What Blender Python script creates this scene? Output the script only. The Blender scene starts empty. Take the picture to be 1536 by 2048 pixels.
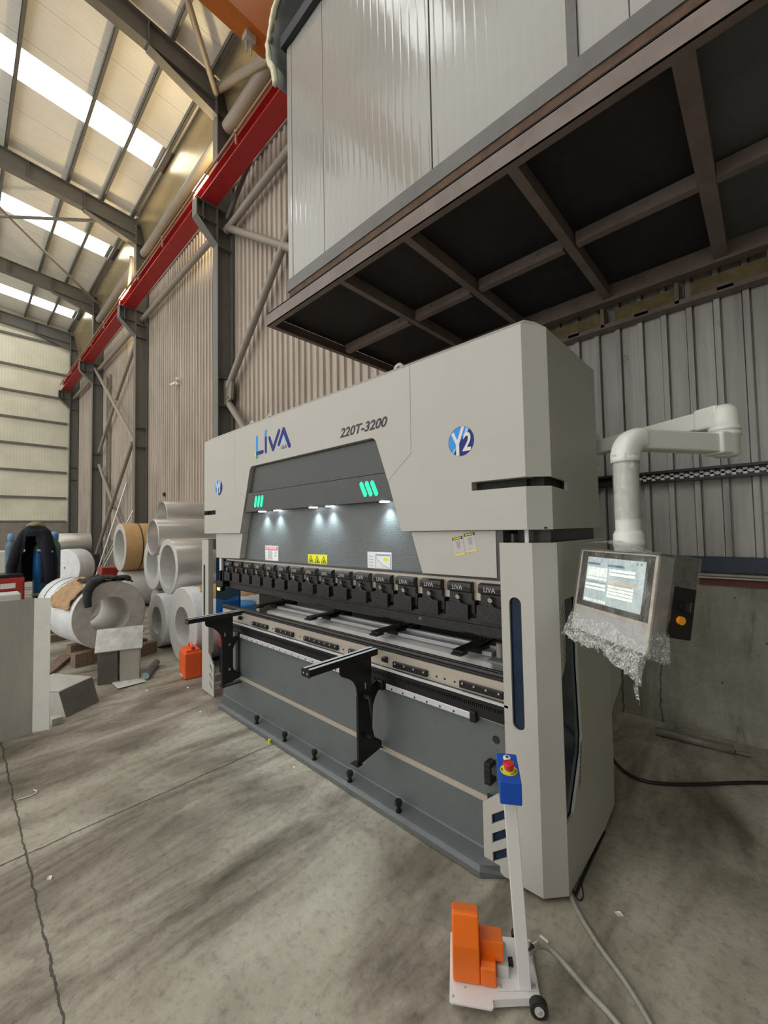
import bpy, bmesh, math, random
from mathutils import Vector, Matrix, noise
from mathutils.geometry import tessellate_polygon
random.seed(7)
PI = math.pi
C = bpy.context.scene.collection

# ------------------------------------------------------------------ camera, world, exposure
R_ = ((0.7248419, -0.0413954, -0.6876705), (0.6886705, 0.0169305, 0.7248768), (-0.018364, -0.9989994, 0.0407797))
cam_d = bpy.data.cameras.new('camera')
cam = bpy.data.objects.new('camera', cam_d); C.objects.link(cam)
M = Matrix(((R_[0][0], -R_[0][1], -R_[0][2], 0), (R_[1][0], -R_[1][1], -R_[1][2], 0), (R_[2][0], -R_[2][1], -R_[2][2], 1.7), (0, 0, 0, 1)))
cam.matrix_world = M
cam_d.sensor_fit = 'HORIZONTAL'; cam_d.sensor_width = 36.0; cam_d.lens = 814.0 / 1536.0 * 36.0
cam_d.clip_start = 0.02; cam_d.clip_end = 300
bpy.context.scene.camera = cam
w = bpy.data.worlds.new('overcast_sky'); bpy.context.scene.world = w; w.use_nodes = True
bg = w.node_tree.nodes['Background']; bg.inputs[0].default_value = (1.0, 0.985, 0.95, 1); bg.inputs[1].default_value = 1.0
vs = bpy.context.scene.view_settings
vs.view_transform = 'Standard'; vs.look = 'None'; vs.exposure = 0.78; vs.gamma = 1.0; vs.use_curve_mapping = False
bpy.context.scene.cycles.max_bounces = 8
bpy.context.scene.cycles.diffuse_bounces = 4
bpy.context.scene.cycles.transparent_max_bounces = 16
SKYLIGHT = 3.0

# ------------------------------------------------------------------ materials
MATS = {}
def mat(name, col, rough=0.5, metal=0.0, var=0.0, scale=8.0, bump=0.0, bscale=40.0, emit=None, estr=0.0, spec=0.5, stretch=(1, 1, 1), col2=None, alpha=None):
    if name in MATS: return MATS[name]
    m = bpy.data.materials.new(name); m.use_nodes = True
    nt = m.node_tree; b = nt.nodes['Principled BSDF']
    b.inputs['Base Color'].default_value = (*col, 1); b.inputs['Roughness'].default_value = rough
    b.inputs['Metallic'].default_value = metal; b.inputs['Specular IOR Level'].default_value = spec
    if var or bump:
        tc = nt.nodes.new('ShaderNodeTexCoord'); mp = nt.nodes.new('ShaderNodeMapping')
        mp.inputs['Scale'].default_value = stretch
        nt.links.new(tc.outputs['Object'], mp.inputs[0])
    if var:
        n = nt.nodes.new('ShaderNodeTexNoise'); n.inputs['Scale'].default_value = scale; n.inputs['Detail'].default_value = 6; n.inputs['Roughness'].default_value = 0.65
        nt.links.new(mp.outputs[0], n.inputs['Vector'])
        r = nt.nodes.new('ShaderNodeValToRGB'); r.color_ramp.elements[0].position = 0.3; r.color_ramp.elements[1].position = 0.7
        c2 = col2 if col2 else tuple(c * (1 - var) for c in col)
        r.color_ramp.elements[0].color = (*c2, 1); r.color_ramp.elements[1].color = (*[min(1, c * (1 + var * 0.3)) for c in col], 1)
        nt.links.new(n.outputs[0], r.inputs[0]); nt.links.new(r.outputs[0], b.inputs['Base Color'])
    if bump:
        n2 = nt.nodes.new('ShaderNodeTexNoise'); n2.inputs['Scale'].default_value = bscale; n2.inputs['Detail'].default_value = 4
        nt.links.new(mp.outputs[0], n2.inputs['Vector'])
        bp = nt.nodes.new('ShaderNodeBump'); bp.inputs['Strength'].default_value = bump; bp.inputs['Distance'].default_value = 0.01
        nt.links.new(n2.outputs[0], bp.inputs['Height']); nt.links.new(bp.outputs[0], b.inputs['Normal'])
    if emit:
        b.inputs['Emission Color'].default_value = (*emit, 1); b.inputs['Emission Strength'].default_value = estr
    if alpha is not None: b.inputs['Alpha'].default_value = alpha
    MATS[name] = m
    return m

cream = mat('painted_beige_steel', (0.485, 0.472, 0.435), 0.42, 0, 0.03, 3, 0.08, 350)
hammer = mat('hammered_grey_paint', (0.13, 0.145, 0.148), 0.38, 0, 0.10, 6, 0.25, 120)
hammer_dark = mat('dark_grey_paint', (0.050, 0.054, 0.056), 0.32, 0, 0.10, 5, 0.15, 200)
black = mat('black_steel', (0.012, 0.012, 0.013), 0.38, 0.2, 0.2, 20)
blackox = mat('black_oxide_steel', (0.042, 0.040, 0.039), 0.36, 0.5, 0.35, 25, 0.05, 80)
clampm = mat('black_clamp_steel', (0.030, 0.029, 0.028), 0.5, 0.1, 0.3, 30)
seamm = mat('seam_shadow_black', (0.02, 0.02, 0.02), 0.8)  # near-black colour stands for the shade in seams, slots and holes
rawsteel = mat('machined_steel', (0.55, 0.49, 0.42), 0.38, 0.35, 0.12, 6, stretch=(0.3, 1, 4))
alu = mat('aluminium', (0.70, 0.72, 0.74), 0.28, 0.3, 0.06, 10)
satin = mat('satin_silver_tube', (0.90, 0.88, 0.85), 0.4, 0.1, 0.06, 6)
chrome = mat('chrome', (0.75, 0.75, 0.75), 0.12, 1.0)
blueglass = mat('dark_blue_plexiglass', (0.006, 0.022, 0.055), 0.08, 0, 0.3, 3)
def tint_mat():
    m = bpy.data.materials.new('blue_guard_window'); m.use_nodes = True; nt = m.node_tree
    b = nt.nodes['Principled BSDF']; b.inputs['Base Color'].default_value = (0.02, 0.10, 0.28, 1); b.inputs['Roughness'].default_value = 0.1
    tr = nt.nodes.new('ShaderNodeBsdfTransparent'); tr.inputs[0].default_value = (0.30, 0.50, 0.68, 1)
    mx = nt.nodes.new('ShaderNodeMixShader'); mx.inputs[0].default_value = 0.30
    nt.links.new(tr.outputs[0], mx.inputs[1]); nt.links.new(b.outputs[0], mx.inputs[2]); nt.links.new(mx.outputs[0], nt.nodes['Material Output'].inputs[0])
    return m
bluewin = tint_mat()
whitep = mat('white_powder_coat', (0.78, 0.77, 0.76), 0.35, 0, 0.03, 6)
orange = mat('orange_plastic', (0.90, 0.17, 0.008), 0.32, 0, 0.05, 5)
bluep = mat('blue_plastic', (0.006, 0.075, 0.46), 0.38)
redp = mat('red_plastic', (0.62, 0.02, 0.025), 0.3)
yellow = mat('yellow_label', (0.80, 0.75, 0.02), 0.5)
yellowp = mat('yellow_fabric', (0.55, 0.48, 0.06), 0.7, 0, 0.2, 20)
paper = mat('white_label', (0.78, 0.78, 0.80), 0.5)
ink = mat('black_ink', (0.018, 0.018, 0.02), 0.5)
inkgrey = mat('grey_ink', (0.35, 0.36, 0.38), 0.5)
redink = mat('red_ink', (0.75, 0.05, 0.09), 0.5)
navy_ink = mat('indigo_ink', (0.03, 0.04, 0.23), 0.6, spec=0.2)
azure_ink = mat('azure_ink', (0.01, 0.30, 0.85), 0.5)
paleblue_ink = mat('pale_blue_ink', (0.35, 0.62, 0.85), 0.5)
green_ink = mat('green_ink', (0.03, 0.35, 0.16), 0.5)
teal_ink = mat('dark_green_ink', (0.02, 0.10, 0.12), 0.5)
etched = mat('etched_grey_lettering', (0.42, 0.42, 0.41), 0.5)
greenled = mat('green_led', (0.0, 0.5, 0.25), 0.4, emit=(0.01, 0.62, 0.30), estr=0.75)
ledwhite = mat('led_white', (0.9, 0.95, 1), 0.4, emit=(0.85, 0.95, 1.0), estr=6.0)
tubelamp = mat('fluorescent_tube', (1, 0.95, 0.85), 0.4, emit=(1.0, 0.9, 0.68), estr=22.0)
skym = mat('lit_skylight_sheet', (0.9, 0.95, 0.95), 0.4, emit=(0.97, 1.0, 1.0), estr=SKYLIGHT)
structural = mat('grey_painted_structural_steel', (0.15, 0.145, 0.13), 0.55, 0, 0.15, 3)
taupe = mat('taupe_painted_tube', (0.27, 0.235, 0.195), 0.5, 0, 0.12, 4)
redbeam = mat('red_crane_beam_paint', (0.42, 0.022, 0.022), 0.45, 0, 0.2, 4)
copper = mat('brown_conductor_bar', (0.36, 0.20, 0.12), 0.5, 0.2, 0.2, 10)
galv = mat('galvanised_sheet_lamplit', (0.52, 0.42, 0.24), 0.26, 0.6, 0.35, 1.5, 0.05, 6, stretch=(0.3, 1, 1))  # yellow in the base colour stands for golden lamp glow on the zinc
gutterm = mat('grey_eave_flashing', (0.32, 0.30, 0.28), 0.45, 0.3, 0.1, 3)
craneor = mat('orange_crane_paint', (0.55, 0.16, 0.025), 0.45, 0, 0.12, 2)
mezz = mat('brown_primer_steel', (0.20, 0.155, 0.132), 0.5, 0, 0.3, 5)
mezzdark = mat('dark_floor_plate', (0.028, 0.024, 0.022), 0.75, 0, 0.4, 4)
framegrey = mat('grey_cabin_frame', (0.13, 0.125, 0.115), 0.45, 0, 0.2, 5)
anth = mat('anthracite_trim', (0.02, 0.023, 0.027), 0.5, 0, 0.1, 5)
rustm = mat('rusty_edge', (0.13, 0.075, 0.048), 0.85, 0, 0.5, 9)
tarpm = mat('grey_tarp', (0.25, 0.27, 0.27), 0.65, 0, 0.15, 6, 0.3, 14)
sheetgrey = mat('grey_underside_sheet', (0.10, 0.105, 0.105), 0.5, 0, 0.3, 3, 0.5, 5)
foam = mat('cream_insulation_foam', (0.75, 0.70, 0.52), 0.9, 0, 0.2, 20, 0.5, 30)
oldfoam = mat('yellowed_insulation_board', (0.22, 0.17, 0.08), 0.9, 0, 0.4, 9)
steelcoil = mat('dull_steel_coil_face', (0.66, 0.63, 0.59), 0.5, 0.1, 0.2, 12, stretch=(1, 1, 1))
alucoil = mat('bright_aluminium_coil', (0.66, 0.63, 0.60), 0.30, 0.55, 0.12, 5, stretch=(1, 0.2, 1))
coilgrey = mat('grey_coil_face', (0.60, 0.59, 0.565), 0.45, 0.2, 0.12, 14)
wrapwhite = mat('white_plastic_coil_wrap', (0.76, 0.78, 0.80), 0.35, 0, 0.18, 7, 0.35, 9)
kraft = mat('brown_kraft_wrap', (0.52, 0.31, 0.13), 0.65, 0, 0.18, 4, 0.2, 10)
strapm = mat('dark_steel_strap', (0.05, 0.045, 0.04), 0.5, 0.4)
wood = mat('weathered_timber', (0.24, 0.17, 0.11), 0.8, 0, 0.45, 6, 0.3, 30, stretch=(1, 6, 6))
cloth_tan = mat('tan_cloth', (0.44, 0.28, 0.15), 0.9, 0, 0.2, 9, 0.3, 30)
cloth_black = mat('charcoal_cloth', (0.035, 0.035, 0.042), 0.9, 0, 0.3, 9, 0.3, 30)
cloth_navy = mat('navy_work_cloth', (0.008, 0.010, 0.020), 0.9, 0, 0.4, 7, 0.4, 25)
cloth_pink = mat('pale_pink_lining', (0.42, 0.33, 0.31), 0.9)
reflect = mat('grey_reflective_stripe', (0.42, 0.43, 0.42), 0.5)
camo = mat('olive_camouflage_cloth', (0.30, 0.25, 0.12), 0.9, 0, 0.7, 18)
bottleblue = mat('blue_gas_cylinder_paint', (0.012, 0.13, 0.36), 0.35, 0, 0.15, 5)
bottlecap = mat('light_blue_cap_paint', (0.16, 0.33, 0.58), 0.4, 0, 0.15, 8)
bottlegreen = mat('green_shoulder_paint', (0.05, 0.15, 0.06), 0.4)
bottlesteel = mat('blue_grey_cylinder_paint', (0.07, 0.16, 0.22), 0.45, 0, 0.3, 6)
redtool = mat('red_toolbox_paint', (0.42, 0.035, 0.025), 0.45, 0, 0.25, 8)
whitebox = mat('pale_grey_bin', (0.62, 0.62, 0.60), 0.6, 0, 0.1, 8)
sheetmetal = mat('dull_sheet_metal', (0.55, 0.54, 0.50), 0.42, 0.2, 0.22, 2.0, stretch=(1, 3, 0.5))
sheetwhite = mat('lit_white_sheet', (0.93, 0.92, 0.88), 0.5, 0, 0.06, 12)  # white stands for strong light on the flange of the folded sheet
darksheet = mat('dark_folded_sheet', (0.19, 0.18, 0.165), 0.45, 0.3, 0.25, 6)
jerry = mat('orange_red_plastic', (0.90, 0.13, 0.03), 0.35, 0, 0.06, 5)
jerrylabel = mat('dark_red_label', (0.45, 0.02, 0.03), 0.4)
cable_grey = mat('grey_braided_conduit', (0.36, 0.35, 0.31), 0.5, 0.2, 0.2, 60)
cable_black = mat('black_rubber_cable', (0.012, 0.012, 0.012), 0.5)
rubber = mat('black_rubber', (0.018, 0.018, 0.018), 0.6)
pipem = mat('dirty_galvanised_pipe', (0.25, 0.235, 0.20), 0.5, 0.3, 0.4, 10)
pendm = mat('pale_grey_arm_paint', (0.74, 0.76, 0.71), 0.28, 0, 0.04, 5)
pendbody = mat('grey_pendant_housing', (0.22, 0.23, 0.225), 0.4, 0, 0.05, 5)
pendtrim = mat('pale_champagne_trim', (0.70, 0.64, 0.56), 0.35, 0.2)
bezel = mat('glossy_black_bezel', (0.012, 0.012, 0.012), 0.12)
screenm = mat('screen_background', (0.35, 0.42, 0.42), 0.3, emit=(0.42, 0.52, 0.52), estr=0.55)
screenrow = mat('screen_pale_field', (0.6, 0.65, 0.6), 0.3, emit=(0.80, 0.86, 0.80), estr=0.72)
screenbar = mat('screen_blue_header', (0.05, 0.09, 0.2), 0.3, emit=(0.10, 0.17, 0.34), estr=0.5)
screenor = mat('screen_orange_row', (0.5, 0.3, 0.1), 0.3, emit=(0.80, 0.50, 0.25), estr=0.55)
screenline = mat('screen_grey_line', (0.1, 0.13, 0.12), 0.3, emit=(0.20, 0.26, 0.24), estr=0.5)
knobor = mat('orange_button', (0.85, 0.33, 0.02), 0.4)
bluerail = mat('dark_blue_wall_rail', (0.02, 0.035, 0.065), 0.5, 0, 0.2, 5)
palepipe = mat('pale_conduit', (0.45, 0.42, 0.37), 0.5, 0, 0.15, 8)
redtrim = mat('dark_red_trim', (0.12, 0.025, 0.02), 0.6)
plinthm = mat('grey_plinth_block', (0.26, 0.24, 0.21), 0.85, 0, 0.25, 3)
cctv = mat('white_camera_plastic', (0.75, 0.74, 0.70), 0.4)
cigm = mat('white_paper_scrap', (0.70, 0.68, 0.62), 0.8)
bolt_m = mat('bolt_black', (0.012, 0.012, 0.012), 0.35, 0.3)

def custom(name):
    m = bpy.data.materials.new(name); m.use_nodes = True
    return m, m.node_tree, m.node_tree.nodes['Principled BSDF']
def N(nt, t, **kw):
    n = nt.nodes.new(t)
    for k, v in kw.items():
        if k in n.inputs: n.inputs[k].default_value = v
        else: setattr(n, k, v)
    return n
def math_(nt, op, a, b=None, c=None):
    n = nt.nodes.new('ShaderNodeMath'); n.operation = op
    for i, x in enumerate((a, b, c)):
        if x is None: continue
        if isinstance(x, (int, float)): n.inputs[i].default_value = x
        else: nt.links.new(x, n.inputs[i])
    return n.outputs[0]
def ramp(nt, fac, stops):
    r = nt.nodes.new('ShaderNodeValToRGB'); e = r.color_ramp.elements
    e[0].position, e[0].color = stops[0][0], (*stops[0][1], 1)
    e[1].position, e[1].color = stops[-1][0], (*stops[-1][1], 1)
    for p, c in stops[1:-1]:
        x = e.new(p); x.color = (*c, 1)
    nt.links.new(fac, r.inputs[0]); return r.outputs[0]
def mix(nt, fac, a, b, blend='MIX'):
    n = nt.nodes.new('ShaderNodeMix'); n.data_type = 'RGBA'; n.blend_type = blend
    for sock, x in ((n.inputs[0], fac), (n.inputs[6], a), (n.inputs[7], b)):
        if isinstance(x, (int, float)): sock.default_value = x
        elif isinstance(x, tuple): sock.default_value = (*x, 1)
        else: nt.links.new(x, sock)
    return n.outputs[2]
def noise_(nt, vec, scale, detail=6, rough=0.6, dist=0.0):
    n = nt.nodes.new('ShaderNodeTexNoise'); n.inputs['Scale'].default_value = scale; n.inputs['Detail'].default_value = detail
    n.inputs['Roughness'].default_value = rough; n.inputs['Distortion'].default_value = dist
    nt.links.new(vec, n.inputs['Vector']); return n.outputs[0]
def mapping(nt, scale=(1, 1, 1), rot=(0, 0, 0)):
    tc = nt.nodes.new('ShaderNodeTexCoord'); mp = nt.nodes.new('ShaderNodeMapping')
    mp.inputs['Scale'].default_value = scale; mp.inputs['Rotation'].default_value = rot
    nt.links.new(tc.outputs['Object'], mp.inputs[0]); return mp.outputs[0]

def floor_mat():
    m, nt, b = custom('worn_concrete_floor')
    v = mapping(nt)
    vs_ = mapping(nt, (1.0, 0.35, 1), (0, 0, 0.9))
    big = noise_(nt, v, 0.9, 5, 0.6, 0.4)
    streak = noise_(nt, vs_, 2.6, 8, 0.65, 0.6)
    fine = noise_(nt, v, 26, 8, 0.7)
    base = ramp(nt, streak, [(0.30, (0.090, 0.072, 0.050)), (0.42, (0.25, 0.222, 0.172)), (0.55, (0.43, 0.395, 0.32)), (0.74, (0.60, 0.565, 0.475))])
    dirt = ramp(nt, big, [(0.34, (0.55, 0.53, 0.50)), (0.58, (1, 1, 1))])
    col = mix(nt, 1.0, base, dirt, 'MULTIPLY')
    speck = ramp(nt, fine, [(0.30, (0.55, 0.55, 0.55)), (0.48, (1, 1, 1)), (0.75, (1.12, 1.12, 1.12))])
    col = mix(nt, 0.8, col, speck, 'MULTIPLY')
    pits = N(nt, 'ShaderNodeTexVoronoi'); pits.inputs['Scale'].default_value = 16; nt.links.new(v, pits.inputs['Vector'])
    pm = math_(nt, 'LESS_THAN', pits.outputs['Distance'], 0.045)
    pn = math_(nt, 'GREATER_THAN', noise_(nt, v, 3.5, 2), 0.55)
    col = mix(nt, math_(nt, 'MULTIPLY', math_(nt, 'MULTIPLY', pm, pn), 0.8), col, (0.05, 0.045, 0.04))
    # saw-cut joints with ragged edges
    sep = N(nt, 'ShaderNodeSeparateXYZ'); nt.links.new(v, sep.inputs[0])
    wob = math_(nt, 'MULTIPLY', math_(nt, 'SUBTRACT', noise_(nt, v, 7, 6, 0.7), 0.5), 0.05)
    wob2 = math_(nt, 'MULTIPLY', math_(nt, 'SUBTRACT', noise_(nt, v, 4, 4, 0.6), 0.5), 0.03)
    def line(coord, pos, wd, wobble):
        d = math_(nt, 'ABSOLUTE', math_(nt, 'ADD', math_(nt, 'SUBTRACT', coord, pos), wobble))
        return math_(nt, 'LESS_THAN', d, wd)
    l1 = line(sep.outputs[1], 0.29, 0.0045, wob)
    l2 = line(sep.outputs[0], -2.95, 0.006, wob)
    l3 = line(sep.outputs[1], -4.2, 0.007, wob)
    l4 = line(sep.outputs[0], -8.75, 0.005, wob2)
    lm = math_(nt, 'MAXIMUM', math_(nt, 'MAXIMUM', l1, l2), math_(nt, 'MAXIMUM', l3, l4))
    col = mix(nt, math_(nt, 'MULTIPLY', lm, 0.85), col, (0.035, 0.03, 0.025))
    nt.links.new(col, b.inputs['Base Color'])
    rg = ramp(nt, big, [(0.3, (0.45,) * 3), (0.7, (0.62,) * 3)]); nt.links.new(rg, b.inputs['Roughness'])
    bp = N(nt, 'ShaderNodeBump'); bp.inputs['Strength'].default_value = 0.35; bp.inputs['Distance'].default_value = 0.01
    h = math_(nt, 'SUBTRACT', math_(nt, 'ADD', fine, streak), lm)
    nt.links.new(h, bp.inputs['Height']); nt.links.new(bp.outputs[0], b.inputs['Normal'])
    return m
floor_m = floor_mat()

def wall_conc_mat():
    m, nt, b = custom('stained_cast_concrete')
    v = mapping(nt); vv = mapping(nt, (1, 1, 0.16))
    big = noise_(nt, v, 1.6, 5, 0.6); st = noise_(nt, vv, 5, 8, 0.7, 0.4); fine = noise_(nt, v, 30, 6, 0.7)
    col = ramp(nt, big, [(0.3, (0.22, 0.215, 0.17)), (0.55, (0.34, 0.335, 0.275)), (0.75, (0.46, 0.45, 0.385))])
    s = ramp(nt, st, [(0.30, (0.35, 0.33, 0.28)), (0.45, (0.85, 0.84, 0.80)), (0.7, (1.1, 1.1, 1.1))])
    col = mix(nt, 1.0, col, s, 'MULTIPLY')
    pits = N(nt, 'ShaderNodeTexVoronoi'); pits.inputs['Scale'].default_value = 9; nt.links.new(v, pits.inputs['Vector'])
    pm = math_(nt, 'LESS_THAN', pits.outputs['Distance'], 0.07)
    pn = math_(nt, 'GREATER_THAN', noise_(nt, v, 4, 2), 0.5)
    col = mix(nt, math_(nt, 'MULTIPLY', math_(nt, 'MULTIPLY', pm, pn), 0.85), col, (0.035, 0.03, 0.025))
    sep = N(nt, 'ShaderNodeSeparateXYZ'); nt.links.new(v, sep.inputs[0])
    wob = math_(nt, 'MULTIPLY', math_(nt, 'SUBTRACT', noise_(nt, v, 6, 5, 0.7), 0.5), 0.08)
    ls = None
    for px in (-0.74, -1.04):
        d = math_(nt, 'LESS_THAN', math_(nt, 'ABSOLUTE', math_(nt, 'ADD', math_(nt, 'SUBTRACT', sep.outputs[0], px), wob)), 0.006)
        ls = d if ls is None else math_(nt, 'MAXIMUM', ls, d)
    col = mix(nt, math_(nt, 'MULTIPLY', ls, 0.7), col, (0.04, 0.035, 0.03))
    col = mix(nt, 0.5, col, ramp(nt, fine, [(0.3, (0.7,) * 3), (0.7, (1.1,) * 3)]), 'MULTIPLY')
    nt.links.new(col, b.inputs['Base Color']); b.inputs['Roughness'].default_value = 0.85
    bp = N(nt, 'ShaderNodeBump'); bp.inputs['Strength'].default_value = 0.3; bp.inputs['Distance'].default_value = 0.01
    nt.links.new(fine, bp.inputs['Height']); nt.links.new(bp.outputs[0], b.inputs['Normal'])
    return m
conc_m = wall_conc_mat()

def corr_mat(name, c0, c1, c2, dirt):
    m, nt, b = custom(name)
    v = mapping(nt); vv = mapping(nt, (1, 1, 0.05))
    st = noise_(nt, vv, 9, 7, 0.65, 0.2); big = noise_(nt, v, 0.7, 4, 0.6); bl = noise_(nt, v, 7, 5, 0.7)
    col = ramp(nt, st, [(0.28, c0), (0.5, c1), (0.75, c2)])
    col = mix(nt, 0.6, col, ramp(nt, big, [(0.3, (0.75, 0.74, 0.73)), (0.7, (1.1, 1.1, 1.1))]), 'MULTIPLY')
    sp = ramp(nt, bl, [(0.24, (dirt,) * 3), (0.34, (1, 1, 1))])
    col = mix(nt, 1.0, col, sp, 'MULTIPLY')
    nt.links.new(col, b.inputs['Base Color']); b.inputs['Roughness'].default_value = 0.5
    return m
corr_m = corr_mat('beige_corrugated_cladding', (0.30, 0.25, 0.205), (0.42, 0.36, 0.30), (0.52, 0.455, 0.385), 0.75)
corr_g = corr_mat('grey_corrugated_cladding', (0.30, 0.29, 0.27), (0.46, 0.45, 0.425), (0.60, 0.59, 0.56), 0.5)

def roof_mat():
    m, nt, b = custom('cream_roof_panel')
    v = mapping(nt); sep = N(nt, 'ShaderNodeSeparateXYZ'); nt.links.new(v, sep.inputs[0])
    fr = math_(nt, 'FRACT', sep.outputs[0]); ln = math_(nt, 'LESS_THAN', fr, 0.012)
    fr2 = math_(nt, 'FRACT', math_(nt, 'MULTIPLY', sep.outputs[0], 8)); ln2 = math_(nt, 'LESS_THAN', fr2, 0.12)
    n = noise_(nt, v, 1.2, 5, 0.6)
    col = ramp(nt, n, [(0.3, (0.78, 0.77, 0.71)), (0.7, (0.88, 0.875, 0.82))])
    col = mix(nt, math_(nt, 'MULTIPLY', ln2, 0.10), col, (0.4, 0.37, 0.3))
    col = mix(nt, math_(nt, 'MULTIPLY', ln, 0.6), col, (0.25, 0.23, 0.18))
    nt.links.new(col, b.inputs['Base Color']); b.inputs['Roughness'].default_value = 0.5
    return m
roof_m = roof_mat()
def endwall_mat():
    m, nt, b = custom('cream_sandwich_panel')
    v = mapping(nt); sep = N(nt, 'ShaderNodeSeparateXYZ'); nt.links.new(v, sep.inputs[0])
    fr2 = math_(nt, 'FRACT', math_(nt, 'MULTIPLY', sep.outputs[1], 9)); ln2 = math_(nt, 'LESS_THAN', fr2, 0.15)
    n = noise_(nt, v, 0.9, 5, 0.6)
    col = ramp(nt, n, [(0.3, (0.66, 0.64, 0.50)), (0.7, (0.82, 0.80, 0.66))])
    col = mix(nt, math_(nt, 'MULTIPLY', ln2, 0.25), col, (0.4, 0.38, 0.28))
    nt.links.new(col, b.inputs['Base Color']); b.inputs['Roughness'].default_value = 0.5
    return m
endw_m = endwall_mat()
def cabin_mat():
    m, nt, b = custom('glossy_white_sandwich_panel')
    v = mapping(nt); sep = N(nt, 'ShaderNodeSeparateXYZ'); nt.links.new(v, sep.inputs[0])
    n = noise_(nt, v, 1.5, 4, 0.6); n2 = noise_(nt, mapping(nt, (1, 1, 0.25)), 7, 4, 0.6)
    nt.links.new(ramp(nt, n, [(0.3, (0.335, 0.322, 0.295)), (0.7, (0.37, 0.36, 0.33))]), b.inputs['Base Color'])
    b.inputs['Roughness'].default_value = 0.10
    fr = math_(nt, 'FRACT', math_(nt, 'MULTIPLY', sep.outputs[0], 14.0))
    rib = math_(nt, 'SMOOTH_MIN', math_(nt, 'ABSOLUTE', math_(nt, 'SUBTRACT', fr, 0.5)), 0.16, 0.08)
    h = math_(nt, 'ADD', rib, math_(nt, 'MULTIPLY', n2, 0.35))
    bp = N(nt, 'ShaderNodeBump'); bp.inputs['Strength'].default_value = 0.28; bp.inputs['Distance'].default_value = 0.012
    nt.links.new(h, bp.inputs['Height']); nt.links.new(bp.outputs[0], b.inputs['Normal'])
    return m
cabin_m = cabin_mat()
def film_mat(nm='clear_stretch_film', c0=0.62, c1=0.72, amt=0.22):
    m = bpy.data.materials.new(nm); m.use_nodes = True; nt = m.node_tree
    for n in list(nt.nodes): nt.nodes.remove(n)
    out = nt.nodes.new('ShaderNodeOutputMaterial'); tr = nt.nodes.new('ShaderNodeBsdfTransparent'); gl = nt.nodes.new('ShaderNodeBsdfGlossy')
    df = nt.nodes.new('ShaderNodeBsdfDiffuse'); df.inputs[0].default_value = (0.8, 0.8, 0.8, 1)
    gl.inputs['Roughness'].default_value = 0.08; gl.inputs[0].default_value = (0.95, 0.95, 0.95, 1)
    v = mapping(nt)
    n1 = noise_(nt, v, 26, 6, 0.7, 1.5)
    bp = N(nt, 'ShaderNodeBump'); bp.inputs['Strength'].default_value = 0.9; bp.inputs['Distance'].default_value = 0.02
    nt.links.new(n1, bp.inputs['Height']); nt.links.new(bp.outputs[0], gl.inputs['Normal'])
    n2 = noise_(nt, v, 45, 6, 0.75, 3.0)
    cre = ramp(nt, n2, [(c0, (0.0,) * 3), (c1, (amt,) * 3)])
    lw = nt.nodes.new('ShaderNodeFresnel'); lw.inputs[0].default_value = 1.45
    nt.links.new(bp.outputs[0], lw.inputs['Normal'])
    f = math_(nt, 'MULTIPLY', lw.outputs[0], 0.6)
    m1 = nt.nodes.new('ShaderNodeMixShader'); nt.links.new(f, m1.inputs[0]); nt.links.new(tr.outputs[0], m1.inputs[1]); nt.links.new(gl.outputs[0], m1.inputs[2])
    m2 = nt.nodes.new('ShaderNodeMixShader'); nt.links.new(cre, m2.inputs[0]); nt.links.new(m1.outputs[0], m2.inputs[1]); nt.links.new(df.outputs[0], m2.inputs[2])
    nt.links.new(m2.outputs[0], out.inputs[0])
    return m
film = film_mat()
crumple = film_mat('crumpled_stretch_film', 0.50, 0.60, 0.75)

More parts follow.
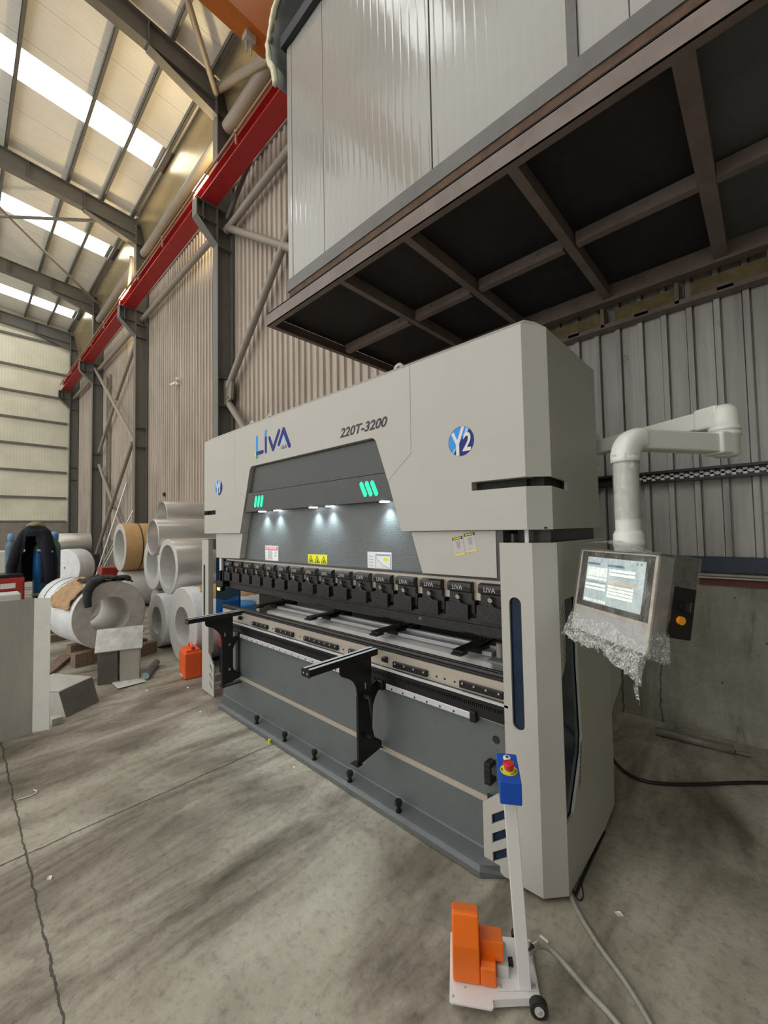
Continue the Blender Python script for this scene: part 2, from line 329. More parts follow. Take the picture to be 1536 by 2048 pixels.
# ------------------------------------------------------------------ geometry helpers
class MB:
    def __init__(s): s.v = []; s.f = []; s.sm = []
    def add(s, vs, fs, smooth=False):
        o = len(s.v); s.v += [Vector(p) for p in vs]
        for f in fs: s.f.append([i + o for i in f]); s.sm.append(smooth)
        return s
    def box(s, x0, x1, y0, y1, z0, z1):
        p = [(x, y, z) for z in (z0, z1) for y in (y0, y1) for x in (x0, x1)]
        return s.add(p, [(0, 2, 3, 1), (4, 5, 7, 6), (0, 1, 5, 4), (2, 6, 7, 3), (0, 4, 6, 2), (1, 3, 7, 5)])
    def obox(s, c, ax, h):
        c = Vector(c); a = [Vector(x).normalized() * k for x, k in zip(ax, h)]
        p = [c + a[0] * i + a[1] * j + a[2] * k for k in (-1, 1) for j in (-1, 1) for i in (-1, 1)]
        return s.add(p, [(0, 2, 3, 1), (4, 5, 7, 6), (0, 1, 5, 4), (2, 6, 7, 3), (0, 4, 6, 2), (1, 3, 7, 5)])
    def prism(s, poly, plane, a, b, holes=()):
        def P(q, t):
            u, v_ = q
            return {'xz': (u, t, v_), 'yz': (t, u, v_), 'xy': (u, v_, t)}[plane]
        loops = [list(poly)] + [list(h) for h in holes]
        tri = tessellate_polygon([[Vector((q[0], q[1], 0)) for q in l] for l in loops])
        flat = [q for l in loops for q in l]; n = len(flat)
        vs = [P(q, a) for q in flat] + [P(q, b) for q in flat]
        fs = []
        if len(loops) == 1:
            fs += [list(range(n)), [i + n for i in range(n)][::-1]]
        else:
            fs += [list(t) for t in tri] + [[i + n for i in t][::-1] for t in tri]
        o = 0
        for l in loops:
            k = len(l)
            for i in range(k):
                j = (i + 1) % k
                fs.append([o + i, o + j, o + j + n, o + i + n])
            o += k
        return s.add(vs, fs)
    def cyl(s, p0, p1, r, r1=None, n=16, cap=True, smooth=True):
        p0, p1 = Vector(p0), Vector(p1); r1 = r if r1 is None else r1
        d = (p1 - p0).normalized(); u = d.orthogonal().normalized(); w_ = d.cross(u)
        c = [(math.cos(2 * PI * i / n), math.sin(2 * PI * i / n)) for i in range(n)]
        s.add([p0 + (u * a + w_ * b) * r for a, b in c] + [p1 + (u * a + w_ * b) * r1 for a, b in c],
              [(i, (i + 1) % n, (i + 1) % n + n, i + n) for i in range(n)], smooth)
        if cap:
            s.add([p0 + (u * a + w_ * b) * r for a, b in c], [list(range(n))[::-1]])
            s.add([p1 + (u * a + w_ * b) * r1 for a, b in c], [list(range(n))])
        return s
    def tube(s, path, r, n=8, closed_ends=True):
        P = [Vector(p) for p in path]; rings = []
        up = None
        for i, p in enumerate(P):
            d = (P[min(i + 1, len(P) - 1)] - P[max(i - 1, 0)]).normalized()
            if up is None: up = d.orthogonal().normalized()
            u = (up - d * up.dot(d)).normalized(); up = u; w_ = d.cross(u)
            rr = r[i] if isinstance(r, (list, tuple)) else r
            rings.append([p + (u * math.cos(2 * PI * k / n) + w_ * math.sin(2 * PI * k / n)) * rr for k in range(n)])
        vs = [q for g in rings for q in g]
        fs = [(i * n + k, i * n + (k + 1) % n, (i + 1) * n + (k + 1) % n, (i + 1) * n + k) for i in range(len(P) - 1) for k in range(n)]
        s.add(vs, fs, True)
        if closed_ends:
            s.add(rings[0], [list(range(n))[::-1]]); s.add(rings[-1], [list(range(n))])
        return s
    def lathe(s, base, axis, prof, n=24):
        """prof: (distance along axis, radius)"""
        base = Vector(base); d = Vector(axis).normalized(); u = d.orthogonal().normalized(); w_ = d.cross(u)
        vs = []
        for t, r in prof:
            vs += [base + d * t + (u * math.cos(2 * PI * k / n) + w_ * math.sin(2 * PI * k / n)) * r for k in range(n)]
        fs = [(i * n + k, i * n + (k + 1) % n, (i + 1) * n + (k + 1) % n, (i + 1) * n + k) for i in range(len(prof) - 1) for k in range(n)]
        return s.add(vs, fs, True)
    def grid(s, fn, nu, nv, smooth=True):
        vs = [fn(i / nu, j / nv) for j in range(nv + 1) for i in range(nu + 1)]
        fs = [(j * (nu + 1) + i, j * (nu + 1) + i + 1, (j + 1) * (nu + 1) + i + 1, (j + 1) * (nu + 1) + i) for j in range(nv) for i in range(nu)]
        return s.add(vs, fs, smooth)
    def ibeam(s, p0, p1, up, h, wd, tf=0.015, tw=0.01):
        """I section from p0 to p1 (bottom centre line), 'up' is the web direction"""
        p0, p1, up = Vector(p0), Vector(p1), Vector(up).normalized()
        d = (p1 - p0).normalized(); sd = d.cross(up).normalized(); L = (p1 - p0).length / 2; c = (p0 + p1) / 2
        s.obox(c + up * tf / 2, (d, sd, up), (L, wd / 2, tf / 2))
        s.obox(c + up * (h - tf / 2), (d, sd, up), (L, wd / 2, tf / 2))
        s.obox(c + up * h / 2, (d, sd, up), (L, tw / 2, h / 2 - tf))
        return s

def rootloc(o):
    l = Vector((0, 0, 0))
    while o is not None:
        l += o.location; o = o.parent
    return l
def build(name, mb, m, parent=None, bev=0.0, seg=2, loc=None, closed=True, weld=False):
    off = rootloc(parent) if parent else (Vector(loc) if loc else None)
    if off is None:
        xs = [v.x for v in mb.v]; ys = [v.y for v in mb.v]; zs = [v.z for v in mb.v]
        off = Vector(((min(xs) + max(xs)) / 2, (min(ys) + max(ys)) / 2, min(zs)))
    me = bpy.data.meshes.new(name)
    me.from_pydata([tuple(v - off) for v in mb.v], [], mb.f)
    me.polygons.foreach_set('use_smooth', mb.sm); me.materials.append(m)
    me.validate(); me.update()
    if closed:
        bm = bmesh.new(); bm.from_mesh(me); bmesh.ops.remove_doubles(bm, verts=bm.verts, dist=1e-6) if weld else None; bmesh.ops.recalc_face_normals(bm, faces=bm.faces); bm.to_mesh(me); bm.free()
    o = bpy.data.objects.new(name, me); C.objects.link(o)
    if parent: o.parent = parent
    else: o.location = off
    if bev:
        b = o.modifiers.new('bevel', 'BEVEL'); b.width = bev; b.segments = seg; b.limit_method = 'ANGLE'; b.angle_limit = math.radians(40)
    return o
def pieces(mb):
    par = {}
    def find(a):
        while par.setdefault(a, a) != a: a = par[a]
        return a
    key = [tuple(round(c, 5) for c in v) for v in mb.v]
    for f in mb.f:
        r = find(key[f[0]])
        for i in f[1:]: par[find(key[i])] = r
    out = {}
    for f, sm in zip(mb.f, mb.sm):
        out.setdefault(find(key[f[0]]), []).append((f, sm))
    res = []
    for fs in out.values():
        m = MB(); ix = {}
        for f, sm in fs:
            for i in f:
                if i not in ix: ix[i] = len(m.v); m.v.append(mb.v[i])
            m.f.append([ix[i] for i in f]); m.sm.append(sm)
        res.append(m)
    return res
def build_each(name, mb, m, parent, **kw): return [build(name, q, m, parent, **kw) for q in pieces(mb)]
def recalc(o):
    import bmesh
    bm = bmesh.new(); bm.from_mesh(o.data); bmesh.ops.recalc_face_normals(bm, faces=bm.faces); bm.to_mesh(o.data); bm.free()
def tag(o, label, cat, group=None, kind=None):
    o['label'] = label; o['category'] = cat
    if group: o['group'] = group
    if kind: o['kind'] = kind
    return o
def struct(o): o['kind'] = 'structure'; return o
def thing(name, loc, label, cat, group=None):
    o = bpy.data.objects.new(name, None); C.objects.link(o); o.location = loc; o.empty_display_size = 0.1
    return tag(o, label, cat, group)
def copy_tree(o, parent=None):
    c = o.copy(); C.objects.link(c)
    if parent: c.parent = parent
    for ch in list(o.children):
        copy_tree(ch, c)
    return c
def text_mb(s, size, origin, xdir, zdir, depth=0.001, shear=0.0, bold=0.0, align='LEFT', xscale=1.0):
    cu = bpy.data.curves.new('t', 'FONT'); cu.body = s; cu.size = size; cu.extrude = depth; cu.shear = shear; cu.offset = bold; cu.align_x = align; cu.resolution_u = 4
    ob = bpy.data.objects.new('t', cu); C.objects.link(ob)
    dg = bpy.context.evaluated_depsgraph_get(); me = bpy.data.meshes.new_from_object(ob.evaluated_get(dg))
    x = Vector(xdir).normalized(); z = Vector(zdir).normalized(); n = x.cross(z)
    mb = MB(); mb.add([Vector(origin) + x * v.co.x * xscale + z * v.co.y + n * v.co.z for v in me.vertices], [list(p.vertices) for p in me.polygons])
    bpy.data.objects.remove(ob); bpy.data.curves.remove(cu); bpy.data.meshes.remove(me)
    return mb
def capsule(p0, p1, r, n=10):
    """outline of a rounded bar in 2D"""
    a = math.atan2(p1[1] - p0[1], p1[0] - p0[0]); out = []
    for i in range(n + 1):
        t = a + PI / 2 + PI * i / n; out.append((p0[0] + r * math.cos(t), p0[1] + r * math.sin(t)))
    for i in range(n + 1):
        t = a - PI / 2 + PI * i / n; out.append((p1[0] + r * math.cos(t), p1[1] + r * math.sin(t)))
    return out
def circle(c, r, n=32): return [(c[0] + r * math.cos(2 * PI * i / n), c[1] + r * math.sin(2 * PI * i / n)) for i in range(n)]


# ------------------------------------------------------------------ SETTING
o = struct(build('floor', MB().box(-25.3, 5.0, -11.0, 4.4, -0.15, 0.0), floor_m, loc=(0, 0, 0)))
o = struct(build('wall_back_plinth', MB().box(-25.2, 4.0, 4.2, 4.4, 0, 1.43), conc_m, loc=(0, 0, 0)))
def corr_profile(x0, x1, ztop, z0, kind):
    mb = MB(); pts = []; x = x0; p = 0.177
    while x < x1 - 1e-4:
        if kind == 'dark':
            pts += [(x, 4.205), (x + 0.118, 4.205), (x + 0.1185, 4.24), (x + 0.125, 4.24), (x + 0.1255, 4.170), (x + 0.164, 4.170), (x + 0.1645, 4.24), (x + 0.1765, 4.24)]
        else:
            pts += [(x, 4.205), (x + 0.085, 4.205), (x + 0.102, 4.168), (x + 0.16, 4.168)]
        x += p
    pts.append((x, 4.205))
    vs = [(a, b, z0) for a, b in pts] + [(a, b, ztop) for a, b in pts]; n = len(pts)
    mb.add(vs, [(i, i + 1, i + 1 + n, i + n) for i in range(n - 1)])
    return mb
struct(build('wall_back_left', corr_profile(-25.1, -2.7, 9.4, 1.43, 'soft'), corr_m, loc=(0, 0, 0)))
struct(build('wall_back_right', corr_profile(-2.69, 4.0, 9.4, 1.43, 'dark'), corr_g, loc=(0, 0, 0)))
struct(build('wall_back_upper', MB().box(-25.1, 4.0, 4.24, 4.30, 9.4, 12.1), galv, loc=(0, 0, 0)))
struct(build('trim_1', MB().box(-25.1, 4.0, 4.14, 4.24, 9.38, 9.50), gutterm))
struct(build('wall_end', MB().box(-25.25, -25.1, -11.0, 4.2, 2.3, 13.4), endw_m, loc=(0, 0, 0)))
struct(build('wall_end_plinth', MB().box(-25.3, -25.0, -11.0, 4.2, 0, 2.3), plinthm, loc=(0, 0, 0)))
struct(build('wall_right_blocker', MB().box(3.4, 3.6, -11.0, 4.2, 0, 12.2), conc_m, loc=(0, 0, 0)))  # unseen wall, added and lengthened to block sky light from this side
def roof_z(y): return 11.78 + 0.087 * (3.75 - y)
YR = -3.2
SKY = [(-5.35, -4.45), (-12.12, -11.25), (-17.46, -16.57), (-23.6, -22.72)]
mb = MB()
edges = [-25.3] + [e for s in SKY[::-1] for e in s] + [4.0]
for i in range(0, len(edges), 2):
    x0, x1 = edges[i], edges[i + 1]
    z0, z1 = roof_z(YR) + 0.13, roof_z(4.3) + 0.13
    mb.add([(x0, YR, z0), (x1, YR, z0), (x1, 4.3, z1), (x0, 4.3, z1), (x0, YR, z0 + .1), (x1, YR, z0 + .1), (x1, 4.3, z1 + .1), (x0, 4.3, z1 + .1)],
           [(0, 1, 2, 3), (7, 6, 5, 4), (0, 4, 5, 1), (1, 5, 6, 2), (2, 6, 7, 3), (3, 7, 4, 0)])
struct(build('ceiling', mb, roof_m, loc=(0, 0, 0)))
for i, (x0, x1) in enumerate(SKY):
    z0, z1 = roof_z(YR) + 0.15, roof_z(3.62) + 0.15
    mb = MB().add([(x0, YR, z0), (x1, YR, z0), (x1, 3.62, z1), (x0, 3.62, z1), (x0, YR, z0 + .02), (x1, YR, z0 + .02), (x1, 3.62, z1 + .02), (x0, 3.62, z1 + .02)],
           [(0, 1, 2, 3), (7, 6, 5, 4), (0, 4, 5, 1), (1, 5, 6, 2), (2, 6, 7, 3), (3, 7, 4, 0)])
    struct(build('window_%d' % (i + 1), mb, skym))
    z2 = roof_z(4.3) + 0.15
    mb = MB().add([(x0, 3.62, z1), (x1, 3.62, z1), (x1, 4.3, z2), (x0, 4.3, z2), (x0, 3.62, z1 + .02), (x1, 3.62, z1 + .02), (x1, 4.3, z2 + .02), (x0, 4.3, z2 + .02)],
           [(0, 1, 2, 3), (7, 6, 5, 4), (0, 4, 5, 1), (1, 5, 6, 2), (2, 6, 7, 3), (3, 7, 4, 0)])
    struct(build('trim_%d' % (i + 2), mb, gutterm))
struct(build('trim_7', MB().box(-25.0, 4.0, 4.02, 4.06, 11.66, 11.80), gutterm))

# sloping galvanised gutter linings between the columns
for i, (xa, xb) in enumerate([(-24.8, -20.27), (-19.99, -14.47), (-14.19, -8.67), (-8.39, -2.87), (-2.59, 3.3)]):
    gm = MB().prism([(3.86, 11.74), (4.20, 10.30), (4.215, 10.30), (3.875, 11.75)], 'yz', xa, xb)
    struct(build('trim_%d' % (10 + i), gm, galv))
# steel frames: columns, rafters
COLX = [-24.95, -20.13, -14.33, -8.53, -2.73]
where = ['beside the cream end wall, farthest away', 'second from the end wall', 'behind the brown-wrapped coil', 'behind the left end of the press brake', 'hidden behind the press brake']
for i, x in enumerate(COLX):
    if i == 4: continue
    t = thing('steel_column', (x, 4.0, 0), 'grey H-section steel column, ' + where[i], 'column', 'grey columns along the back wall')
    build('column_shaft', MB().box(x - .115, x + .115, 3.80, 3.816, 0, 11.62).box(x - .115, x + .115, 4.13, 4.146, 0, 11.62).box(x - .006, x + .006, 3.816, 4.13, 0, 11.62), structural, t)
    st = MB()
    for z in (8.73, 8.30, 7.90, 4.4, 5.0, 10.9, 11.5): st.box(x - .112, x + .112, 3.816, 4.13, z - .006, z + .006)
    build_each('stiffener', st, structural, t)
    cb = MB().box(x - .11, x + .11, 3.36, 3.80, 8.715, 8.735).box(x - .11, x + .11, 3.355, 3.372, 8.36, 8.72)
    cb.prism([(3.372, 8.715), (3.80, 8.715), (3.80, 7.92), (3.372, 8.35)], 'yz', x - .006, x + .006)
    cb.prism([(3.36, 8.36), (3.375, 8.36), (3.81, 7.93), (3.81, 7.905)], 'yz', x - .11, x + .11)
    cb.box(x - .10, x + .10, 3.50, 3.512, 8.3, 8.715).box(x - .10, x + .10, 3.372, 3.80, 8.36, 8.37)
    build('crane_corbel', cb, structural, t)
    bl = MB()
    for k in range(7):
        for sx in (-.06, .06): bl.cyl((x + sx, 3.80, 10.85 + k * .1), (x + sx, 3.785, 10.85 + k * .1), .014, n=6)
    build_each('splice_bolt', bl, alu, t)
rw = ['at the cream end wall', 'second from the end wall', 'middle one, between the skylight strips', 'the one nearest the orange crane']
for i, x in enumerate(COLX[:4]):
    def zt(y): return roof_z(y) - 0.11
    mb = MB()
    y0, y1 = YR, 3.80
    def bar(ya, yb, za, zb, th, wd):
        mb.prism([(ya, za), (yb, zb), (yb, zb + th), (ya, za + th)], 'yz', x - wd, x + wd)
    bar(y0, y1, zt(y0) - .016, zt(y1) - .016, .016, .10)
    bar(y0, y1, zt(y0) - .50, zt(y1) - .50, .016, .10)
    mb.prism([(y0, zt(y0) - .49), (y1, zt(y1) - .49), (y1, zt(y1) - .01), (y0, zt(y0) - .01)], 'yz', x - .006, x + .006)
    t = thing('roof_rafter', (x, 0, zt(0)), 'grey I-section roof rafter with haunch, ' + rw[i], 'rafter', 'rafters under the roof')
    build('rafter_beam', mb, structural, t)
    mb = MB(); zb = zt(3.8) - .5
    mb.prism([(2.45, zt(2.45) - .50), (3.80, zb), (3.80, 10.86), (3.80, 10.845), (2.45, zt(2.45) - .515)], 'yz', x - .006, x + .006)
    mb.prism([(2.45, zt(2.45) - .515), (3.80, 10.86), (3.80, 10.84), (2.45, zt(2.45) - .535)], 'yz', x - .10, x + .10)
    build('haunch', mb, structural, t)
    for yy in (2.45, 1.2): build('web_stiffener', MB().box(x - .1, x + .1, yy, yy + .012, zt(yy) - .49, zt(yy) - .02), structural, t)
    g = MB().prism([(3.55, zt(3.55) - .02), (3.80, zt(3.8) - .02), (3.80, zt(3.8) - .25)], 'yz', x + .008, x + .016)
    build('gusset_plate', g, structural, t)
for k, (y, wh) in enumerate([(3.74, 'lowest of the lines, at the eaves'), (2.93, 'second line above the eaves'), (2.09, 'third line above the eaves'), (0.76, 'fourth line above the eaves'), (-0.6, 'fifth line above the eaves'), (-2.0, 'sixth line above the eaves')]):
    z = roof_z(y)
    m_ = MB().box(-25.0, 3.9, y - .035, y + .035, z, z + .012).box(-25.0, 3.9, y - .035, y - .028, z, z + .13).box(-25.0, 3.9, y - .035, y + .035, z + .118, z + .13)
    tag(build('roof_purlin', m_, structural), 'long grey purlin under the cream roof panels, ' + wh, 'purlin', 'purlins under the roof')
for k, z in enumerate([11.0, 9.57, 8.37, 7.15, 5.95, 4.72, 3.47, 2.33]):
    nm = ['topmost', 'second from the top', 'third from the top', 'fourth from the top', 'fifth from the top', 'third from the bottom', 'second from the bottom', 'lowest, just above the plinth'][k]
    tag(build('wall_girt', MB().box(-25.10, -25.0, -10.9, 3.72, z - .05, z + .05), structural), 'dark horizontal girt across the cream end wall, ' + nm, 'girt', 'girts on the end wall')
# crane runway
segs = [(-24.95, -20.13, 'farthest bay by the end wall'), (-20.13, -14.33, 'third bay from the cabin'), (-14.33, -8.53, 'second bay from the cabin'), (-8.53, -2.73, 'bay beside the cabin')]
for x0, x1, wh in segs:
    t = thing('crane_runway_beam', ((x0 + x1) / 2, 3.61, 8.735), 'red crane runway beam on column brackets, ' + wh, 'crane beam', 'red runway beams')
    a, b = x0 + .01, x1 - .01
    build('bottom_flange', MB().box(a, b, 3.45, 3.78, 8.735, 8.76), redbeam, t)
    build('beam_web', MB().box(a, b, 3.60, 3.62, 8.76, 9.06), redbeam, t)
    build('top_flange', MB().box(a, b, 3.50, 3.72, 9.06, 9.085), redbeam, t)
    build('rail', MB().box(a, b, 3.585, 3.635, 9.085, 9.13), copper, t)
t = thing('conductor_bar', (-13.8, 3.40, 9.0), 'thin brown power bar running along the red crane beams', 'conductor bar')
build('bar', MB().tube([(-24.9, 3.42, 9.02), (-2.8, 3.42, 9.02)], .022), copper, t)
for k in range(12):
    x = -24.2 + k * 1.93
    build('bracket', MB().box(x - .02, x + .02, 3.42, 3.448, 8.80, 9.02).box(x - .02, x + .02, 3.40, 3.448, 9.0, 9.06), copper, t)
# braces
def brace(pts, label, r=.075, m=taupe):
    tag(build('brace_tube', MB().tube(pts, r, 12), m), label, 'brace', None)
brace([(-8.54, 4.0, 8.50), (-14.32, 4.0, 8.50)], 'horizontal taupe brace tube below the red beam, in the bay with the security camera')
brace([(-14.34, 4.0, 8.50), (-20.12, 4.0, 8.50)], 'horizontal taupe brace tube below the red beam, in the ladder bay')
brace([(-20.14, 4.0, 8.50), (-24.94, 4.0, 8.50)], 'short horizontal taupe brace tube below the red beam, at the end wall')
brace([(-8.42, 4.0, 8.31), (-2.0, 4.0, 8.86)], 'horizontal taupe brace tube below the red beam, running behind the cabin')
brace([(-8.35, 4.0, 8.34), (-3.25, 4.0, 4.82)], 'sloping taupe brace tube running from the corbel down behind the cabin')
brace([(-8.35, 4.0, 4.80), (-4.6, 4.0, 8.34)], 'sloping taupe brace tube from mid column up to the cabin', .07)
brace([(-8.30, 4.0, 4.42), (-6.0, 4.0, 2.2)], 'sloping taupe brace tube going down behind the press brake top', .07)
t = thing('brace_plate', (-8.35, 4.0, 4.4), 'bolted taupe brace connection plate on the column behind the press brake', 'gusset plate')
build('plate', MB().prism([(-8.52, 4.40), (-8.18, 4.52), (-8.14, 4.88), (-8.52, 5.0)], 'xz', 3.97, 4.03), taupe, t)
build_each('bolt', MB().cyl((-8.28, 3.97, 4.84), (-8.28, 3.955, 4.84), .02, n=6).cyl((-8.28, 3.97, 4.56), (-8.28, 3.955, 4.56), .02, n=6).cyl((-8.36, 3.97, 4.84), (-8.36, 3.955, 4.84), .02, n=6).cyl((-8.36, 3.97, 4.56), (-8.36, 3.955, 4.56), .02, n=6), structural, t)
brace([(-14.75, 4.0, 8.1), (-17.25, 3.99, 6.62)], 'upper right arm of the upper crossed brace in the ladder bay', .06)
brace([(-17.45, 4.0, 6.55), (-19.75, 4.0, 5.05)], 'lower left arm of the upper crossed brace in the ladder bay', .06)
brace([(-20.01, 3.88, 8.52), (-14.45, 3.88, 4.53)], 'long unbroken tube of the upper crossed brace in the ladder bay', .06)
brace([(-19.75, 4.0, 4.5), (-17.3, 3.99, 2.6), (-16.2, 3.99, 1.7)], 'lower crossed brace tube falling to the right in the ladder bay', .06)
brace([(-14.75, 3.87, 4.6), (-17.35, 3.87, 2.6), (-19.6, 3.87, 0.75)], 'lower crossed brace tube rising to the right in the ladder bay', .06)
brace([(-8.34, 3.80, 11.36), (-5.6, 3.85, 10.06), (-2.8, 3.97, 8.9)], 'upper taupe brace tube in the eaves beside the orange crane', .085)
brace([(-8.42, 4.02, 8.60), (-7.45, 4.02, 9.24), (-7.0, 4.04, 9.46)], 'short dark knee brace from the near corbel up to the wall flashing', .05, structural)
tag(build('round_duct', MB().tube([(-14.2, 4.0, 10.62), (-8.7, 4.0, 10.62)], .11, 16), taupe), 'beige round duct along the eaves in the second bay', 'duct', 'eaves ducts')
tag(build('round_duct', MB().tube([(-8.35, 4.0, 10.62), (-3.0, 4.0, 10.62)], .13, 16), taupe), 'beige round duct along the eaves in the bay beside the cabin', 'duct', 'eaves ducts')
tag(build('round_duct', MB().tube([(-20.0, 4.0, 10.62), (-14.5, 4.0, 10.62)], .13, 16), taupe), 'beige round duct along the eaves in the ladder bay', 'duct', 'eaves ducts')
brace([(-14.33, -1.1, 11.75), (-16.3, .76, 11.48), (-19.5, 3.70, 11.18), (-19.8, 3.98, 11.2)], 'slim pale roof brace crossing the second skylight bay', .045)
brace([(-14.33, 3.16, 11.30), (-16.73, .784, 11.48), (-18.6, -1.1, 11.70), (-20.13, -2.6, 11.85)], 'slim horizontal roof brace below the middle skylight', .045, structural)
brace([(-8.34, 3.74, 11.2), (-7.24, 2.725, 11.30), (-2.73, -1.4, 11.70)], 'round roof brace rising from the nearest rafter knee', .06)
brace([(-14.4, 3.72, 10.5), (-15.6, 3.9, 9.3)], 'short grey knee brace beside the middle column top', .05, structural)
# fluorescent fittings
for k, (x0, x1, wh) in enumerate([(-8.86, -8.22, 'nearest fitting, over the near column bracket'), (-14.6, -13.95, 'farther fitting, over the second column bracket')]):
    t = thing('fluorescent_light', ((x0 + x1) / 2, 3.47, 9.08), 'lit fluorescent tube light on the red beam, ' + wh, 'lamp', 'tube lights on the crane beam')
    build('housing', MB().box(x0, x1, 3.50, 3.56, 9.09, 9.15), cctv, t)
    build('tube', MB().cyl((x0 + .01, 3.47, 9.11), (x1 - .01, 3.47, 9.11), .035), tubelamp, t)
    ld = bpy.data.lights.new('tube_glow', 'POINT'); ld.energy = 90; ld.color = (1.0, 0.78, 0.42); ld.shadow_soft_size = 0.1
    lo = bpy.data.objects.new('tube_glow', ld); C.objects.link(lo); lo.location = (((x0 + x1) / 2) - t.location.x - .3, 3.85 - t.location.y, 9.6 - t.location.z); lo.parent = t
# wall small things
t = thing('security_camera', (-11.62, 4.1, 5.75), 'small white twin security camera high on the corrugated wall', 'camera')
build('junction_box', MB().box(-11.68, -11.56, 4.10, 4.168, 5.74, 5.86), cctv, t)
build_each('camera_body', MB().cyl((-11.65, 4.10, 5.80), (-11.82, 4.02, 5.76), .035).cyl((-11.58, 4.10, 5.82), (-11.42, 4.03, 5.84), .035), cctv, t)
tag(build('wall_cable', MB().tube([(-11.62, 4.15, 5.74), (-11.62, 4.15, 1.6)], .012, 6), palepipe), 'thin pale cable running down from the security camera', 'cable')
tag(build('switch_box', MB().box(-12.75, -12.65, 4.12, 4.168, 2.75, 2.86), anth, bev=.008), 'small dark switch box on the corrugated wall above the coils', 'box')
t = thing('wall_ladder', (-18.9, 4.05, 0.3), 'narrow taupe fixed ladder on the corrugated wall behind the crossed braces', 'ladder')
build('stringer', MB().box(-19.12, -19.08, 4.09, 4.15, 0.0, 8.0), taupe, t); build('stringer', MB().box(-18.72, -18.68, 4.09, 4.15, 0.0, 8.0), taupe, t)
for k in range(25): build('rung', MB().cyl((-19.1, 4.12, .55 + k * .3), (-18.7, 4.12, .55 + k * .3), .016, n=6), taupe, t)
# right wall fittings
t = thing('perforated_strut_rail', (-1.2, 4.11, 2.05), 'black perforated strut rail with pale keyhole slots along the grey cladding', 'wall rail')
build('rail_channel', MB().box(-3.0, 3.0, 4.10, 4.17, 2.045, 2.065).box(-3.0, 3.0, 4.10, 4.17, 2.125, 2.145).box(-3.0, 3.0, 4.155, 4.17, 2.065, 2.125), black, t)
sl = MB()
for k in range(60):
    x = -0.95 + k * .066
    sl.prism(circle((x, 2.095), .014, 10), 'xz', 4.148, 4.156).box(x + .020, x + .046, 4.148, 4.156, 2.070, 2.120).box(x + .012, x + .054, 4.148, 4.156, 2.088, 2.102)
s_ = build('slot_pattern', sl, whitep, t)
tag(build('wall_rail', MB().box(-3.2, 3.2, 4.12, 4.168, 1.315, 1.43), bluerail), 'dark blue steel rail on top of the concrete wall', 'wall rail')
tag(build('wall_conduit', MB().tube([(-3.2, 4.165, 1.285), (3.2, 4.165, 1.285)], .013).tube([(-3.2, 4.16, 1.262), (3.2, 4.16, 1.262)], .008), palepipe), 'pale conduit along the concrete wall under the blue rail', 'conduit')
struct(build('trim_9', MB().box(-3.2, 3.2, 4.185, 4.20, 1.20, 1.25), redtrim))
# overhead travelling crane bridge
t = thing('bridge_crane', (-6.3, 1.0, 9.4), 'orange overhead crane girder partly hidden behind the cabin', 'crane')
x0, x1 = -5.70, -5.39
build('girder', MB().prism([(-3.0, 9.40), (3.32, 9.40), (3.62, 9.62), (3.62, 10.2), (-3.0, 10.2)], 'yz', x0, x1), craneor, t)
build('end_carriage', MB().box(-5.35, -3.2, 3.48, 3.74, 9.14, 9.60), craneor, t)
hk = MB()
for q in (2.98, 3.06): hk.tube([(x0 + .12, q, 9.34), (x0 + .12, q, 9.12)], .014, 6)
hk.box(x0 + .06, x0 + .2, 2.94, 3.10, 9.30, 9.40)
build_each('hanging_cable', hk, palepipe, t)

# ------------------------------------------------------------------ MEZZANINE AND CABIN
t = thing('steel_platform', (-0.5, 3.1, 3.7), 'dark brown steel platform overhanging the press brake', 'platform')
X0, X1, Y0, Y1, Z0 = -3.50, 3.3, 2.07, 4.055, 3.70
build('front_beam', MB().box(X0, X1, Y0, Y0 + .006, Z0, Z0 + .12).box(X0, X1, Y0, Y0 + .055, Z0, Z0 + .008).box(X0, X1, Y0, Y0 + .055, Z0 + .112, Z0 + .12), mezz, t)
build('side_beam', MB().box(X0, X0 + .006, Y0 + .056, Y1, Z0, Z0 + .12).box(X0, X0 + .05, Y0 + .056, Y1, Z0, Z0 + .008), mezz, t)
build('back_beam', MB().box(X0, X1, Y1 - .10, Y1, Z0 - .02, Z0 + .12), mezz, t)
for x, wd in ((-2.44, .05), (-1.75, .055), (-0.97, .06), (-0.19, .085), (0.75, .06), (1.6, .06), (2.4, .06)):
    build('floor_joist', MB().box(x - wd / 2, x + wd / 2, Y0 + .056, Y1 - .10, Z0 + .001, Z0 + .10), mezz, t)
lg = MB()
js = [X0 + .05, -2.44, -1.75, -0.97, -0.19, 0.75, 1.6, 2.4, X1]
for a, b in zip(js[:-1], js[1:]): lg.box(a + .045, b - .045, 3.01, 3.07, Z0 + .002, Z0 + .09)
build('middle_beam', lg, mezz, t)
build('floor_plate', MB().box(X0 + .01, -0.19, Y0 + .01, Y1, Z0 + .12, Z0 + .135), mezzdark, t)
build('floor_board', MB().grid(lambda u, v: (-0.19 + u * 3.4, Y0 + .01 + v * (Y1 - Y0 - .02), Z0 + .112 + .008 * noise.noise(Vector((u * 9, v * 9, 1)))), 40, 24), sheetgrey, t)
bt = MB()
for x in (-3.3, -2.9, -2.6, -2.2, -1.9, -1.5, -1.2, -0.8, -0.5):
    bt.cyl((x, 2.995, Z0 + .05), (x, 2.985, Z0 + .05), .008, n=6)
build_each('weld_stud', bt, mezz, t)
bk = thing('wall_ledger', (-0.5, 4.12, 3.48), 'dark ledger angle with yellowed insulation board under the platform, on the back wall', 'ledger')
